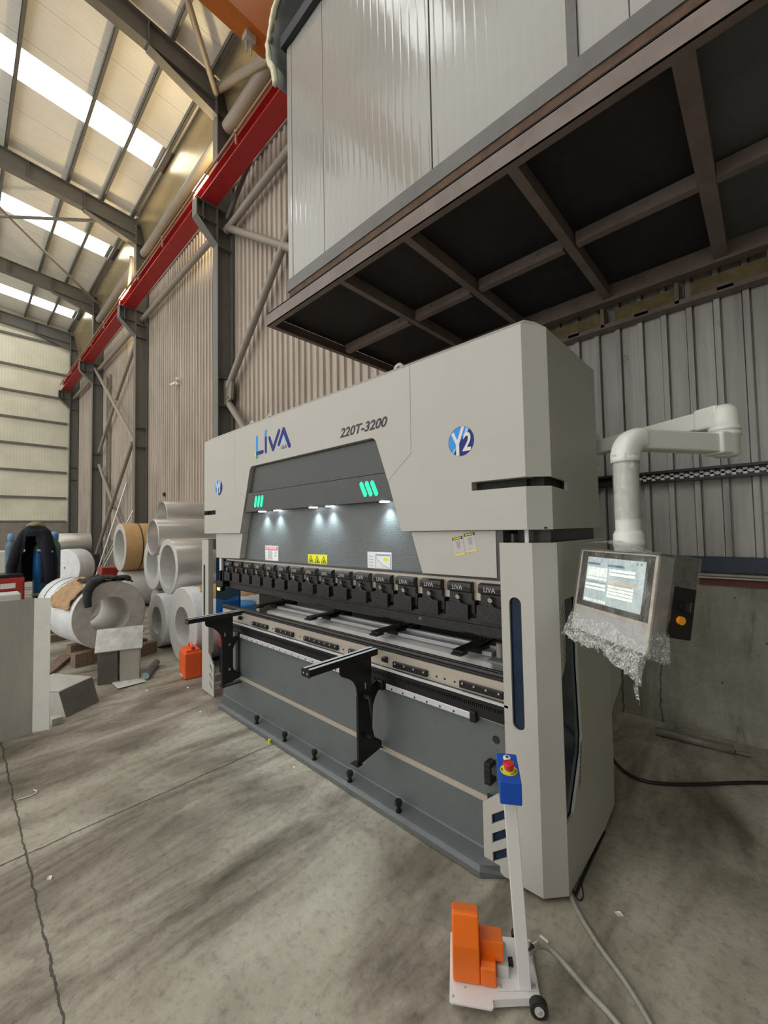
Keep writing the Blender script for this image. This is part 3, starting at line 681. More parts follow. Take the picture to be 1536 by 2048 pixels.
build('angle', MB().box(-3.3, 3.3, 4.06, 4.165, 3.49, 3.505).box(-3.3, 3.3, 4.06, 4.07, 3.505, 3.53), mezz, bk)
ib = MB()
for k in range(11):
    x = -3.2 + k * .56; ib.box(x, x + .50, 4.13, 4.16, 3.506, 3.672)
build_each('insulation_board', ib, oldfoam, bk)
cl = MB()
for k in range(11):
    x = -2.98 + k * .56; cl.box(x - .05, x + .05, 4.06, 4.12, 3.506, 3.55); cl.box(x + .24, x + .27, 4.06, 4.16, 3.506, 3.68)
build_each('clip', cl, mezz, bk)
# cabin
t = thing('site_cabin', (-0.2, 3.1, 3.835), 'glossy white sandwich-panel cabin standing on the steel platform', 'cabin')
XL = -3.14; yf = 2.09
build('bottom_rail', MB().box(XL, 3.3, yf - .02, yf + .06, 3.89, 4.0), framegrey, t)
build('rusty_sill', MB().box(XL + .02, 3.3, yf - .012, yf + .07, 3.836, 3.889), rustm, t)
for k, (a, b) in enumerate([(XL + .07, -2.615), (-2.610, -1.50), (-1.49, -0.645), (-0.595, -0.375), (-0.372, 0.75), (0.755, 1.9), (1.905, 3.3)]):
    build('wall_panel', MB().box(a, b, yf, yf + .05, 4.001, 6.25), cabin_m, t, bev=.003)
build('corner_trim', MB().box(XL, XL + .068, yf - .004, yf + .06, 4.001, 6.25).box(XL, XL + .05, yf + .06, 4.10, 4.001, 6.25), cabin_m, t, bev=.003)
build('mullion', MB().box(-0.645, -0.595, yf - .015, yf + .05, 4.001, 6.25), framegrey, t)
build('seam_strip', MB().box(-1.50, -1.49, yf + .002, yf + .05, 4.001, 6.25), seamm, t)
build('top_rail', MB().box(XL - .03, 3.3, yf - .05, yf + .08, 6.25, 6.36).box(XL - .03, XL + .05, yf + .08, 4.1, 6.25, 6.36), anth, t)
build('roof_panel', MB().box(XL, 3.3, yf + .05, 4.1, 6.361, 6.45), tarpm, t)
def tarp_fn(u, v):
    # hangs over the cabin's left end: from the roof edge down
    y = 2.02 + v * 1.6
    prof = [(-2.62, 6.98), (-2.95, 6.90), (-3.22, 6.68), (-3.34, 6.42), (-3.31, 6.15), (-3.22, 5.90)]
    k = u * 5; i = min(4, int(k)); f = k - i
    x = prof[i][0] * (1 - f) + prof[i + 1][0] * f; z = prof[i][1] * (1 - f) + prof[i + 1][1] * f
    nn = noise.noise(Vector((u * 4, v * 5, 3))) * .07 + noise.noise(Vector((u * 11, v * 12, 8))) * .02
    return (x + nn, y + nn * .5, z + nn * .7)
tp = tag(build('tarpaulin', MB().grid(tarp_fn, 30, 24), tarpm), 'grey tarpaulin bundled over the cabin roof beside the orange crane', 'tarpaulin')
so = tp.modifiers.new('thick', 'SOLIDIFY'); so.thickness = .03
tpf = MB().grid(lambda u, v: (lambda p: (p[0] - .02 + .02 * noise.noise(Vector((u * 20, 0, 2))), 1.99 + .035 * v + .02 * noise.noise(Vector((u * 15, v, 0))), p[2] + .02 * noise.noise(Vector((u * 17, 5, 0)))))(tarp_fn(u, 0)), 40, 2)
e = build('frayed_edge', tpf, foam, tp); so = e.modifiers.new('thick', 'SOLIDIFY'); so.thickness = .05
tb = MB().grid(lambda u, v: (-2.60 + u * .9, 2.03 + v * 1.5, 6.46 + (1 - u) * .5 * math.sin(PI * min(1, .15 + v * .85)) ** .5 + .03 * noise.noise(Vector((u * 6, v * 6, 0)))), 14, 14)
build('tarpaulin_fold', tb, tarpm, tp)
tag(build('hanging_wire', MB().tube([(0.30, 2.9, 3.80), (0.18, 3.2, 3.45), (0.12, 3.3, 3.05), (0.10, 3.35, 2.95), (0.16, 3.36, 2.6), (0.21, 3.4, 2.3)], .004, 5), palepipe), 'thin pale wire dangling from under the platform', 'wire')

# ------------------------------------------------------------------ PRESS BRAKE
pb = thing('press_brake', (-2.65, 2.3, 0), 'large beige and grey hydraulic press brake in the middle of the hall', 'machine')
HY, HB = 1.87, 1.955          # hood front and back planes
ZB, ZT = 1.682, 2.682
def arc(c, r, a0, a1, n=6): return [(c[0] + r * math.cos(a0 + (a1 - a0) * i / n), c[1] + r * math.sin(a0 + (a1 - a0) * i / n)) for i in range(n + 1)]
XR, XLh = -0.838, -4.475
g = .0015
right = [(-1.539 + g, ZT), (XR, ZT), (XR, 1.935), (-1.134, 1.935), (-1.134, 1.890), (XR, 1.890), (XR, ZB), (-1.632, ZB), (-1.737 + g, 1.999), (-1.543 + g, 2.146)]
left = [(XLh, ZT), (XLh, 1.925), (-4.20, 1.925), (-4.20, 1.880), (XLh, 1.880), (XLh, ZB), (-3.672, ZB), (-3.600, 1.90), (-3.565 - g, 2.0), (-3.769 - g, 2.140), (-3.771 - g, ZT)]
left = left[::-1]
centre = [(-3.771, ZT), (-3.769, 2.140), (-3.565, 2.0)] + arc((-3.43, 2.24), .055, PI * .93, PI * .5) + arc((-1.885, 2.24), .055, PI * .5, PI * .07) + [(-1.737, 1.999), (-1.543, 2.146), (-1.539, ZT)]
for poly in (right, centre, left):
    build('hood_front_panel', MB().prism(poly, 'xz', HY, HB), cream, pb, bev=.002)
build_each('seam_shade_backing', MB().box(-1.56, -1.52, HY + .02, HB + .001, 2.14, ZT - .01).box(-3.79, -3.75, HY + .02, HB + .001, 2.14, ZT - .01), seamm, pb)  # black backing stands for the shade inside the panel seams
# right corner bevel, right side, top bevel, top
cb = MB()
for z0, z1 in ((ZB, 1.890), (1.935, 2.66)):
    cb.add([(XR, HY, z0), (-.75, HB, z0), (-.768, HB, z0), (XR, HY + .03, z0), (XR, HY, z1 if z1 < 2 else ZT), (-.75, HB, z1), (-.768, HB, z1), (XR, HY + .03, z1 if z1 < 2 else ZT)],
           [(0, 1, 5, 4), (1, 2, 6, 5), (0, 4, 7, 3), (4, 5, 6, 7), (0, 3, 2, 1), (2, 3, 7, 6)])
build_each('hood_corner', cb, cream, pb)
side = [(HB, ZB), (2.688, ZB), (2.688, 2.648), (HB, 2.66), (HB, 1.935), (2.155, 1.925), (2.155, 1.878), (HB, 1.890)]
build('hood_side_panel', MB().prism(side, 'yz', -.765, -.75), cream, pb, bev=.002)
sideL = [(HB, ZB), (2.688, ZB), (2.688, 2.648), (HB, 2.66)]
build('hood_side_panel', MB().prism(sideL, 'yz', XLh - .09, XLh - .075), cream, pb)
build('hood_corner', MB().add([(XLh, HY, ZB), (XLh - .09, HB, ZB), (XLh, HB, ZB), (XLh, HY, ZT), (XLh - .09, HB, 2.66), (XLh, HB, ZT)], [(0, 3, 4, 1), (0, 1, 2), (3, 5, 4)]), cream, pb)
tp = MB().add([(XLh, HY, ZT), (XR, HY, ZT), (XR - .02, HB, 2.738), (XLh + .02, HB, 2.738), (-.75, HB, 2.66), (-.83, HB + .06, 2.738), (-.75, 2.688, 2.648), (-.83, 2.66, 2.738), (XLh, 2.688, 2.738), (XLh - .09, HB, 2.66), (XLh - .09, 2.688, 2.648)],
     [(0, 1, 2, 3), (1, 4, 5, 2), (4, 6, 7, 5), (3, 2, 5, 7, 8), (0, 3, 9), (3, 8, 10, 9)])
build('hood_top', tp, cream, pb)
build('hood_bottom', MB().box(XLh, -1.0, HB + .12, 2.68, ZB + .004, ZB + .012).box(-1.02, -.77, HB - .03, 2.68, ZB + .004, ZB + .012), seamm, pb)
build_each('slot_shade_lining', MB().box(-1.15, -.86, HB - .03, HB + .1, 1.86, 1.96).prism([(HB, 1.86), (2.18, 1.86), (2.18, 1.96), (HB, 1.96)], 'yz', -.86, -.785).box(-4.46, -4.18, HB - .03, HB + .1, 1.86, 1.95), seamm, pb)  # black boxes put in for the shade within the slots
for x in (-1.909, -4.027, -3.661):
    e_ = MB().cyl((x, 2.2, 2.735), (x, 2.2, 2.80), .012)
    e_.lathe((x, 2.2 - .01, 2.845), (0, 1, 0), [(0, .028), (0, .052), (.02, .052), (.02, .028), (0, .028)], 18)
    build('lifting_eye', e_, palepipe, pb)
# dark light-hood inside the opening
op = lambda z: (-3.672 + (z - ZB) * (0.107 / 0.318) + .004, -1.632 - (z - ZB) * (0.105 / 0.317) - .004)
lo1, lo2 = op(1.876), op(2.055)
up = [(lo2[0], 2.060), (lo2[1], 2.060)] + arc((-1.889, 2.236), .053, PI * .07, PI * .5) + arc((-3.426, 2.236), .053, PI * .5, PI * .93)
build('light_hood_upper', MB().prism(up, 'xz', 1.905, HB), hammer_dark, pb, bev=.002)
build('hood_crease', MB().box(lo2[0] + .01, lo2[1] - .01, 1.91, HB, 2.048, 2.066), seamm, pb)  # black strip stands for the shade along the crease
lh = build('light_hood', MB().prism([(lo1[0], 1.876), (lo1[1], 1.876), (lo2[1], 2.054), (lo2[0], 2.054)], 'xz', 1.882, HB), hammer_dark, pb, bev=.003)
for cx_, dx in ((-3.392, -.012), (-3.338, -.012), (-3.284, -.012), (-1.972, .022), (-1.920, .022), (-1.868, .022)):
    build('indicator_light', MB().prism(capsule((cx_ + dx * .8, 1.930), (cx_ - dx * .8, 2.001), .017), 'xz', 1.879, 1.883), greenled, lh)
for x, y in ((-3.32, 1.905), (-3.10, 1.925), (-2.56, 1.905), (-2.38, 1.925), (-1.80, 1.905)):  # the two set-back discs and beams stand for glow reflected on the ram
    lb = build('work_light_and_glow', MB().cyl((x, y, 1.876), (x, y, 1.870), .034, n=20), ledwhite, lh)
    sd = bpy.data.lights.new('work_light_and_glow_beam', 'SPOT'); sd.energy = 6.0; sd.color = (.80, .95, 1); sd.spot_size = 1.9; sd.spot_blend = 0.9; sd.shadow_soft_size = .03
    so = bpy.data.objects.new('work_light_and_glow_beam', sd); C.objects.link(so); so.parent = lh
    so.location = (x + 2.65, 1.915 - 2.3, 1.862); so.rotation_euler = (0, 0, 0)
# ram
build('ram_plate', MB().box(-4.15, -1.02, HB + .001, 2.03, 1.432, 2.25), hammer, pb)
build('ram_side_cover', MB().prism([(-1.577, 1.680), (-1.495, 1.434), (-1.017, 1.438), (-1.017, 1.680)], 'xz', 1.895, HB), cream, pb, bev=.002)
build('ram_side_cover', MB().prism([(-4.243, 1.680), (-4.243, 1.428), (-3.735, 1.436), (-3.668, 1.680)], 'xz', 1.895, HB), cream, pb, bev=.002)
build('ram_lower_edge', MB().box(-4.2, -1.0, 1.935, 2.03, 1.418, 1.432), hammer_dark, pb)
build('cover_side_return', MB().box(-1.016, -0.98, 1.90, 2.4, 1.43, 1.68), hammer_dark, pb)
# stickers
def sticker(x0, x1, z0, z1, name='sticker', base=paper, y=HB):
    return build(name, MB().box(x0, x1, y - .0012, y + .0005, z0, z1), base, pb)
s1 = sticker(-3.358, -3.142, 1.434, 1.564, 'danger_sticker')
build('header', MB().box(-3.350, -3.150, HB - .002, HB - .001, 1.527, 1.558), redink, s1)
build('wording', text_mb('DANGER', .026, (-3.300, HB - .0022, 1.534), (1, 0, 0), (0, 0, 1), .0002, bold=.0006, xscale=1.25), paper, s1)
build('warning_triangle', MB().prism([(-3.34, 1.533), (-3.31, 1.533), (-3.325, 1.556)], 'xz', HB - .0024, HB - .0015), paper, s1)
lt = MB()
for k in range(9): lt.box(-3.310, -3.225 - .01 * (k % 3), HB - .002, HB - .001, 1.447 + k * .0085, 1.4505 + k * .0085)
for k in range(3): lt.box(-3.348, -3.325, HB - .002, HB - .001, 1.45 + k * .026, 1.453 + k * .026)
for k in range(2): lt.box(-3.20, -3.188, HB - .002, HB - .001, 1.470 + k * .028, 1.488 + k * .028).box(-3.180, -3.170, HB - .002, HB - .001, 1.470 + k * .028, 1.488 + k * .028)
build('small_print', lt, inkgrey, s1)
s2 = sticker(-2.705, -2.461, 1.434, 1.507, 'warning_sticker', yellow)
tri = MB()
for cx_ in (-2.665, -2.583, -2.501):
    a, b, c = (cx_ - .034, 1.442), (cx_ + .034, 1.442), (cx_, 1.500)
    tri.prism([a, b, c], 'xz', HB - .002, HB - .001, holes=[[(cx_ - .026, 1.4465), (cx_ + .026, 1.4465), (cx_, 1.491)]])
    tri.prism([(cx_ - .014, 1.451), (cx_ + .016, 1.451), (cx_ + .008, 1.462), (cx_ + .004, 1.474), (cx_ - .002, 1.462)], 'xz', HB - .002, HB - .001)
build('pictogram', tri, ink, s2)
s3 = sticker(-2.018, -1.793, 1.434, 1.544, 'capacity_chart_sticker')
build('chart_area', MB().box(-1.940, -1.800, HB - .002, HB - .001, 1.440, 1.532), inkgrey, s3)
build('chart_paper', MB().box(-1.934, -1.806, HB - .0026, HB - .0015, 1.440, 1.520), paper, s3)
cv = MB().tube([(-1.932, HB - .003, 1.516), (-1.905, HB - .003, 1.49), (-1.865, HB - .003, 1.462), (-1.84, HB - .003, 1.452), (-1.812, HB - .003, 1.442)], .0025, 4)
for k in range(4): cv.box(-2.005, -1.96, HB - .002, HB - .001, 1.452 + k * .02, 1.455 + k * .02)
build('curve', cv, inkgrey, s3)
build('header', MB().box(-1.932, -1.812, HB - .0030, HB - .0022, 1.521, 1.527), mat('slate_blue_ink', (.25, .3, .5), .5), s3)
build('yellow_note', MB().box(-1.865, -1.822, HB - .0030, HB - .0025, 1.488, 1.508), yellow, s3)
def card(cx_, cz, ang):
    t_ = MB(); c_, s_ = math.cos(ang), math.sin(ang)
    def q(u, v_): return (cx_ + u * c_ - v_ * s_, cz + u * s_ + v_ * c_)
    y = 1.895
    k = build('tool_card', MB().prism([q(-.033, -.05), q(.033, -.05), q(.033, .05), q(-.033, .05)], 'xz', y - .0015, y + .0005), mat('mauve_card', (.55, .50, .52), .5), pb)
    build('card_header', MB().prism([q(-.033, .036), q(.033, .036), q(.033, .05), q(-.033, .05)], 'xz', y - .0022, y - .0012), ink, k)
    build('card_tool_drawing', MB().prism([q(-.010, -.012), q(.008, -.012), q(.012, .028), q(-.014, .028)], 'xz', y - .0022, y - .0012), inkgrey, k)
    wd = MB()
    for i, (u0, u1) in enumerate([(-.026, -.020), (-.018, -.012), (-.010, -.003), (-.001, .006), (.008, .015), (.017, .024)]): wd.prism([q(u0, .0395), q(u1, .0395), q(u1 + .001, .0465), q(u0 + .001, .0465)], 'xz', y - .0028, y - .0018)
    build('card_header_marks', wd, yellow, k)
    build('card_footer', MB().prism([q(-.033, -.05), q(.033, -.05), q(.033, -.043), q(-.033, -.043)], 'xz', y - .0022, y - .0012), yellow, k)
    build('card_lines', MB().prism([q(-.02, -.036), q(.0, -.036), q(.0, -.033), q(-.02, -.033)], 'xz', y - .0022, y - .0012).prism([q(.014, .012), q(.026, .012), q(.026, .015), q(.014, .015)], 'xz', y - .0022, y - .0012), inkgrey, k)
card(-1.240, 1.597, .18); card(-1.165, 1.618, .16)
# printed logo and model number on the hood
y0 = HY - .0012
def ink_part(name, poly, m, par=pb, dy=0): return build(name, MB().prism(poly, 'xz', y0 - dy, HY + .0003), m, par)
lg = ink_part('logo_letter', capsule((-3.344, 2.547), (-3.345, 2.368), .0175), azure_ink)
ink_part('logo_letter_foot', capsule((-3.345, 2.400), (-3.245, 2.402), .0165), navy_ink, dy=.0006)
ink_part('logo_letter_overlap', [(-3.362, 2.384), (-3.328, 2.384), (-3.328, 2.417), (-3.362, 2.417)], teal_ink, dy=.0010)
ink_part('logo_letter_tail', arc((-3.345, 2.368), .0175, PI, 2 * PI, 10) + [(-3.3275, 2.384), (-3.3625, 2.384)], green_ink, dy=.0010)
ink_part('logo_dot', arc((-3.362, 2.397), .026, PI * .5, PI * 1.5, 12), mat('yellow_ink', (.85, .72, .02), .5))
ink_part('logo_letter', capsule((-3.192, 2.520), (-3.192, 2.395), .0165), navy_ink)
ink_part('logo_letter', capsule((-3.186, 2.575), (-3.196, 2.545), .0165), azure_ink, dy=.0006)
ink_part('logo_letter', capsule((-3.131, 2.505), (-3.074, 2.397), .0175), navy_ink)
ink_part('logo_letter', capsule((-3.074, 2.397), (-2.978, 2.540), .0175), navy_ink, dy=.0005)
ink_part('logo_letter', capsule((-2.982, 2.428), (-2.908, 2.542), .0165), navy_ink, dy=.0008)
ink_part('logo_letter', capsule((-2.908, 2.542), (-2.825, 2.392), .0185), navy_ink, dy=.0010)
ink_part('logo_highlight', [(-2.935, 2.425), (-2.893, 2.425), (-2.909, 2.500)], paleblue_ink)
for cx_ in (-2.918, -2.880): build('logo_ring', MB().prism(circle((cx_, 2.392), .014, 18), 'xz', y0, HY, holes=[circle((cx_, 2.392), .0075, 18)]), navy_ink, pb)
ink_part('logo_ring', circle((-2.950, 2.386), .004, 8), navy_ink); ink_part('logo_ring', circle((-2.950, 2.398), .004, 8), navy_ink)
tm = text_mb('220T-3200', .088, (0, 0, 0), (1, 0, 0), (0, 0, 1), .0004, shear=.28, bold=.0022)
xs = [v.x for v in tm.v]; zs = [v.z for v in tm.v]; sx = .462 / (max(xs) - min(xs)); sz = .066 / (max(zs) - min(zs))
tm.v = [Vector((-2.192 + (v.x - min(xs)) * sx, HY - .0008 + v.y, 2.3465 + (v.z - min(zs)) * sz)) for v in tm.v]
build('model_number', tm, ink, pb)
def badge(cx_, cz, r, second, kind):
    b_ = build('axis_badge', MB().prism(circle((cx_, cz), r, 40), 'xz', HY - .001, HY + .0003), navy_ink, pb)
    a0 = 2.05; blu = [(cx_ + (r - .003) * math.cos(t), cz + (r - .003) * math.sin(t)) for t in [1.01 + 3.07 * i / 30 for i in range(31)]]
    build('badge_half', MB().prism(blu, 'xz', HY - .0016, HY - .0009), azure_ink, b_)
    st = MB()
    st.prism([(cx_ + .026, cz + .020), (cx_ + .036, cz + .030), (cx_ + .050, cz + .061), (cx_ + .034, cz + .071), (cx_ + .012, cz + .010)], 'xz', HY - .0020, HY - .0015)
    st.prism([(cx_ - .048, cz - .062), (cx_ - .036, cz - .040), (cx_ - .036, cz - .030), (cx_ - .056, cz - .054)], 'xz', HY - .0020, HY - .0015)
    build('badge_stripe', st, paleblue_ink, b_)
    y_ = MB(); yy = (HY - .003, HY - .0015)
    y_.prism([(cx_ + q[0], cz + q[1]) for q in [(-.060, .046), (-.045, .056), (-.021, .008), (.006, .0785), (.024, .075), (-.011, -.014), (-.011, -.079), (-.031, -.073), (-.031, -.014)]], 'xz', *yy)
    build('badge_letter', y_, whitep, b_)
    tm = text_mb(second, .085, (0, 0, 0), (1, 0, 0), (0, 0, 1), .0004, bold=.002, shear=.1)
    zs = [v.z for v in tm.v]; xs = [v.x for v in tm.v]; k = .100 / (max(zs) - min(zs)); kx = (.052 if second == '2' else .030) / (max(xs) - min(xs))
    tm.v = [Vector((cx_ + .010 + (v.x - min(xs)) * kx, HY - .003 + v.y, cz - .057 + (v.z - min(zs)) * k)) for v in tm.v]
    build('badge_number', tm, whitep, b_)
badge(-1.192, 2.163, .080, '2', 0); badge(-4.119, 2.154, .080, '1', 1)
# clamps along the ram
build('clamp_rail', MB().box(-4.10, -1.0, 1.94, 2.01, 1.352, 1.418).box(-4.10, -1.0, 1.945, 2.01, 1.305, 1.350), rawsteel, pb)
nclamp = 16
first = None
for k in range(nclamp):
    xl = -4.066 + k * (4.066 - 1.134) / 15; xr = xl + .150
    if first is None:
        mb = MB(); pr = [(1.925, 1.402), (1.905, 1.396), (1.900, 1.375), (1.905, 1.352), (1.925, 1.345), (1.945, 1.345), (1.945, 1.402)]
        mb.prism(pr, 'yz', xl, xr); mb.box(xl + .004, xr - .002, 1.92, 1.99, 1.262, 1.345)
        first = build('tool_clamp', mb, clampm, pb, bev=.002)
        tm = text_mb('LIVA', .04, (0, 0, 0), (1, 0, 0), (0, 0, 1), .0004, bold=.0004)
        xs = [v.x for v in tm.v]; zs = [v.z for v in tm.v]
        tm.v = [Vector((xl + .036 + (v.x - min(xs)) * .066 / (max(xs) - min(xs)), 1.8995 + v.y + (v.z - min(zs)) * .0, 1.360 + (v.z - min(zs)) * .026 / (max(zs) - min(zs)))) for v in tm.v]
        build('clamp_lettering', tm, etched, first)
        build_each('clamp_bolt', MB().cyl((xl + .022, 1.900, 1.374), (xl + .022, 1.897, 1.374), .008, n=10).cyl((xr - .030, 1.900, 1.374), (xr - .030, 1.897, 1.374), .008, n=10), seamm, first)
        ad = MB().prism([(xl - .003, 1.205), (xr - .010, 1.205), (xr - .010, 1.283), (xl + .098, 1.290), (xl + .085, 1.305), (xl + .052, 1.308), (xl + .038, 1.292), (xl - .003, 1.288)], 'xz', 1.888, 1.935)
        ad.box(xr - .008, xr + .016, 1.915, 1.95, 1.235, 1.306)
        build('clamp_jaw', ad, blackox, first, bev=.002)
        build('clamp_screw', MB().cyl((xl + .075, 1.91, 1.325), (xl + .075, 1.89, 1.322), .013, n=12), chrome, first)
        build_each('jaw_hole', MB().cyl((xl + .060, 1.8885, 1.293), (xl + .060, 1.887, 1.293), .007, n=10).cyl((xl + .05, 1.8885, 1.25), (xl + .05, 1.887, 1.25), .006, n=8).cyl((xl + .085, 1.8885, 1.25), (xl + .085, 1.887, 1.25), .006, n=8).cyl((xl + .072, 1.8885, 1.235), (xl + .072, 1.887, 1.235), .007, n=8), seamm, first)
        base_x = xl
    else:
        c_ = copy_tree(first, pb); c_.location.x = first.location.x + (xl - base_x)
build('punch_bar', MB().box(-3.97, -1.0, 1.905, 1.965, 1.186, 1.215).prism([(1.912, 1.182), (1.912, 1.133), (1.932, 1.120), (1.938, 1.120), (1.958, 1.133), (1.958, 1.182)], 'yz', -3.97, -1.0).box(-3.97, -1.0, 1.93, 1.96, 1.18, 1.26), blackox, pb, bev=.0015)
build('punch_marking', text_mb('25', .022, (-1.545, 1.9115, 1.156), (1, 0, 0), (0, 0, 1), .0003), etched, pb)
# laser safety unit at the left end
lu = build('safety_sensor', MB().box(-4.16, -4.02, 1.86, 1.94, 1.145, 1.20).box(-4.14, -4.12, 1.88, 1.92, 1.20, 1.30).box(-4.07, -4.05, 1.88, 1.92, 1.20, 1.30), black, pb, bev=.004)
build('sensor_head', MB().box(-4.13, -4.04, 1.85, 1.90, 1.095, 1.145), black, lu, bev=.012)
build('sensor_lamp', MB().box(-4.118, -4.052, 1.846, 1.851, 1.104, 1.136), mat('pale_yellow_lens', (.75, .72, .35), .15, emit=(1, .95, .6), estr=.25), lu, bev=.004)
build('scale_rod', MB().cyl((-4.19, 1.93, 1.10), (-4.19, 1.93, 1.66), .022), alu, pb)
build('scale_rod', MB().box(-0.885, -0.865, 1.94, 1.945, 1.60, 1.69), whitep, pb)
# bed
bedy = 1.89
build('bed_plate', MB().box(-4.07, -.955, bedy, 1.97, .055, .925), hammer, pb)
build('bed_band', MB().box(-4.06, -.955, bedy - .008, bedy, .832, .925), rawsteel, pb)
build('bed_band_edge', MB().box(-4.06, -.955, bedy - .006, bedy, .715, .728), rawsteel, pb)
build('bed_stripe', MB().box(-4.02, -.955, bedy - .004, bedy, .298, .330), rawsteel, pb)
build('bed_hole', MB().cyl((-1.045, bedy - .002, .63), (-1.045, bedy + .001, .63), .020), seamm, pb)
rl = build('front_guide_rail', MB().box(-3.95, -.955, 1.852, 1.882, .800, .832).box(-3.95, -.955, 1.862, 1.882, .730, .775), black, pb)
rk = MB().box(-3.95, -.955, 1.862, 1.882, .775, .800)
for k in range(250): rk.box(-3.9 + k * .0117, -3.9 + k * .0117 + .006, 1.853, 1.862, .778, .797)
build('gear_rack', rk, blackox, rl)
build('rail_edge_strip', MB().box(-3.95, -.955, 1.850, 1.862, .822, .8335), alu, rl)
for a, b in ((-3.44, -3.19), (-3.06, -2.80), (-2.65, -2.25), (-1.72, -1.46), (-1.24, -.99), (-2.13, -1.95)):
    k = build('wedge_block', MB().box(a, b, 1.862, 1.882, .848, .884), black, rl, bev=.003)
    d_ = MB()
    n_ = max(3, int((b - a) / .055))
    for q in range(n_): d_.cyl((a + .02 + q * (b - a - .04) / (n_ - 1), 1.862, .873), (a + .02 + q * (b - a - .04) / (n_ - 1), 1.8605, .873), .0055, n=8)
    build_each('wedge_screw', d_, etched, k)
dh = MB()
for x in (-3.5, -3.12, -2.72, -2.2, -1.78, -1.40, -1.345, -1.28): dh.cyl((x, bedy - .008, .862), (x, bedy - .010, .862), .006, n=8)
build_each('band_hole', dh, seamm, pb)
# die on the table
build('die_holder', MB().box(-4.12, -.95, 1.892, 1.97, .9255, .938), blackox, pb, bev=.003)
build('die_bar', MB().prism([(1.900, .938), (1.900, .946), (1.908, .956), (1.924, .956), (1.930, .948), (1.936, .956), (1.950, .956), (1.958, .946), (1.958, .938)], 'yz', -4.12, -.95), blackox, pb, bev=.002)
# base flange with bolts
bs = MB()
prof = [(1.775, .006), (1.772, .034), (1.80, .048), (1.90, .060), (1.90, .006)]
bx = lambda p: 0
bs.add([(-3.93, 1.775, .004), (-1.09, 1.775, .004), (-.95, 1.90, .004), (-4.08, 1.90, .004), (-3.93, 1.772, .034), (-1.09, 1.772, .034), (-.95, 1.90, .060), (-4.08, 1.90, .060), (-3.925, 1.795, .047), (-1.10, 1.795, .047)],
       [(0, 1, 5, 4), (4, 5, 9, 8), (8, 9, 6, 7), (0, 4, 8, 7, 3), (1, 2, 6, 9, 5), (3, 2, 1, 0), (2, 3, 7, 6)])
build('base_flange', bs, hammer, pb)
build('base_weld', MB().tube([(-4.07, 1.892, .060), (-.97, 1.892, .060)], .010, 8), hammer, pb)
for x in (-3.27, -2.84, -2.455, -2.072, -1.645):
    build('anchor_bolt', MB().cyl((x, 1.812, .045), (x, 1.812, .085), .012).cyl((x, 1.812, .085), (x, 1.812, .112), .0215, n=6, smooth=False).cyl((x, 1.812, .048), (x, 1.812, .054), .018), bolt_m, pb)
# columns of the machine
def slot_par(x0, z0, x1, z1, h): return [(x0, z0), (x1, z1), (x1, z1 + h), (x0, z0 + h)]
Rf = [(-.975, 1.62), (-.975, .437), (-1.108, .318), (-1.108, .010), (-.81, .024), (-.81, 1.62)]
slotR = capsule((-.903, .765), (-.903, 1.330), .030)
hol = [slotR] + [slot_par(-1.060, z, -.985, z + .058, .046) for z in (.232, .142, .052)]
build('column_front_panel', MB().prism(Rf, 'xz', 1.85, 1.862, holes=hol), cream, pb)
build_each('column_window', MB().box(-.96, -.83, 1.866, 1.870, .72, 1.37).box(-1.09, -.96, 1.866, 1.870, .04, .36), blueglass, pb)
build('column_corner', MB().add([(-.81, 1.85, .024), (-.73, 1.94, .024), (-.745, 1.94, .024), (-.81, 1.87, .024), (-.81, 1.85, 1.62), (-.73, 1.94, 1.62), (-.745, 1.94, 1.62), (-.81, 1.87, 1.62)],
      [(0, 1, 5, 4), (1, 2, 6, 5), (0, 4, 7, 3), (4, 5, 6, 7), (3, 2, 1, 0), (2, 3, 7, 6)]), cream, pb)
sideR = [(1.94, .024), (2.50, .030), (2.68, .065), (2.70, .30), (2.70, 1.62), (1.94, 1.62)]
winR = [(2.012, 1.345), (2.000, 1.06), (1.985, 1.03), (1.944, .995), (1.948, .336), (2.026, .339), (2.105, .47), (2.165, .57), (2.182, .65), (2.16, 1.0), (2.165, 1.345)]
build('column_side_panel', MB().prism(sideR, 'yz', -.742, -.73, holes=[winR]), cream, pb)
build('column_side_window', MB().box(-.752, -.746, 1.94, 2.20, .32, 1.36), blueglass, pb)
lv = MB()
for k in range(10):
    z = 1.03 + k * .030; lv.prism([(1.972, z), (1.994, z + .028), (1.996, z + .026), (1.974, z - .002)], 'yz', -.7305, -.7285)
for k in range(9):
    z = .42 + k * .022; lv.prism([(2.115 + k * .004, z), (2.135 + k * .004, z + .028), (2.137 + k * .004, z + .026), (2.117 + k * .004, z - .002)], 'yz', -.7305, -.7285)
build('louvre_slots', lv, hammer_dark, pb)
build('column_top', MB().prism([(-.97, 1.864), (-.812, 1.864), (-.746, 1.945), (-.746, 2.69), (-.97, 2.69)], 'xy', 1.608, 1.617), cream, pb)
build('column_inner_frame', MB().box(-.96, -.90, 2.0, 2.7, .03, 1.60), hammer_dark, pb)
build('column_gap_shade', MB().box(-.95, -.78, 2.0, 2.66, 1.616, 1.68), black, pb)  # black box added to stand for the shade in the gap
build('rear_guard', MB().prism([(2.705, .30), (2.99, .50), (3.215, .605), (3.215, .76), (3.0, .86), (3.0, 1.79), (2.705, 1.80)], 'yz', -.82, -.80), cream, pb)
build('rear_cabinet', MB().box(-1.3, -.83, 2.72, 3.0, .3, 1.78), cream, pb)
build_each('rear_frame', MB().box(-1.02, -.97, 1.99, 2.9, .03, 1.66).box(-4.36, -4.30, 2.42, 2.9, .03, 1.66), cream, pb)
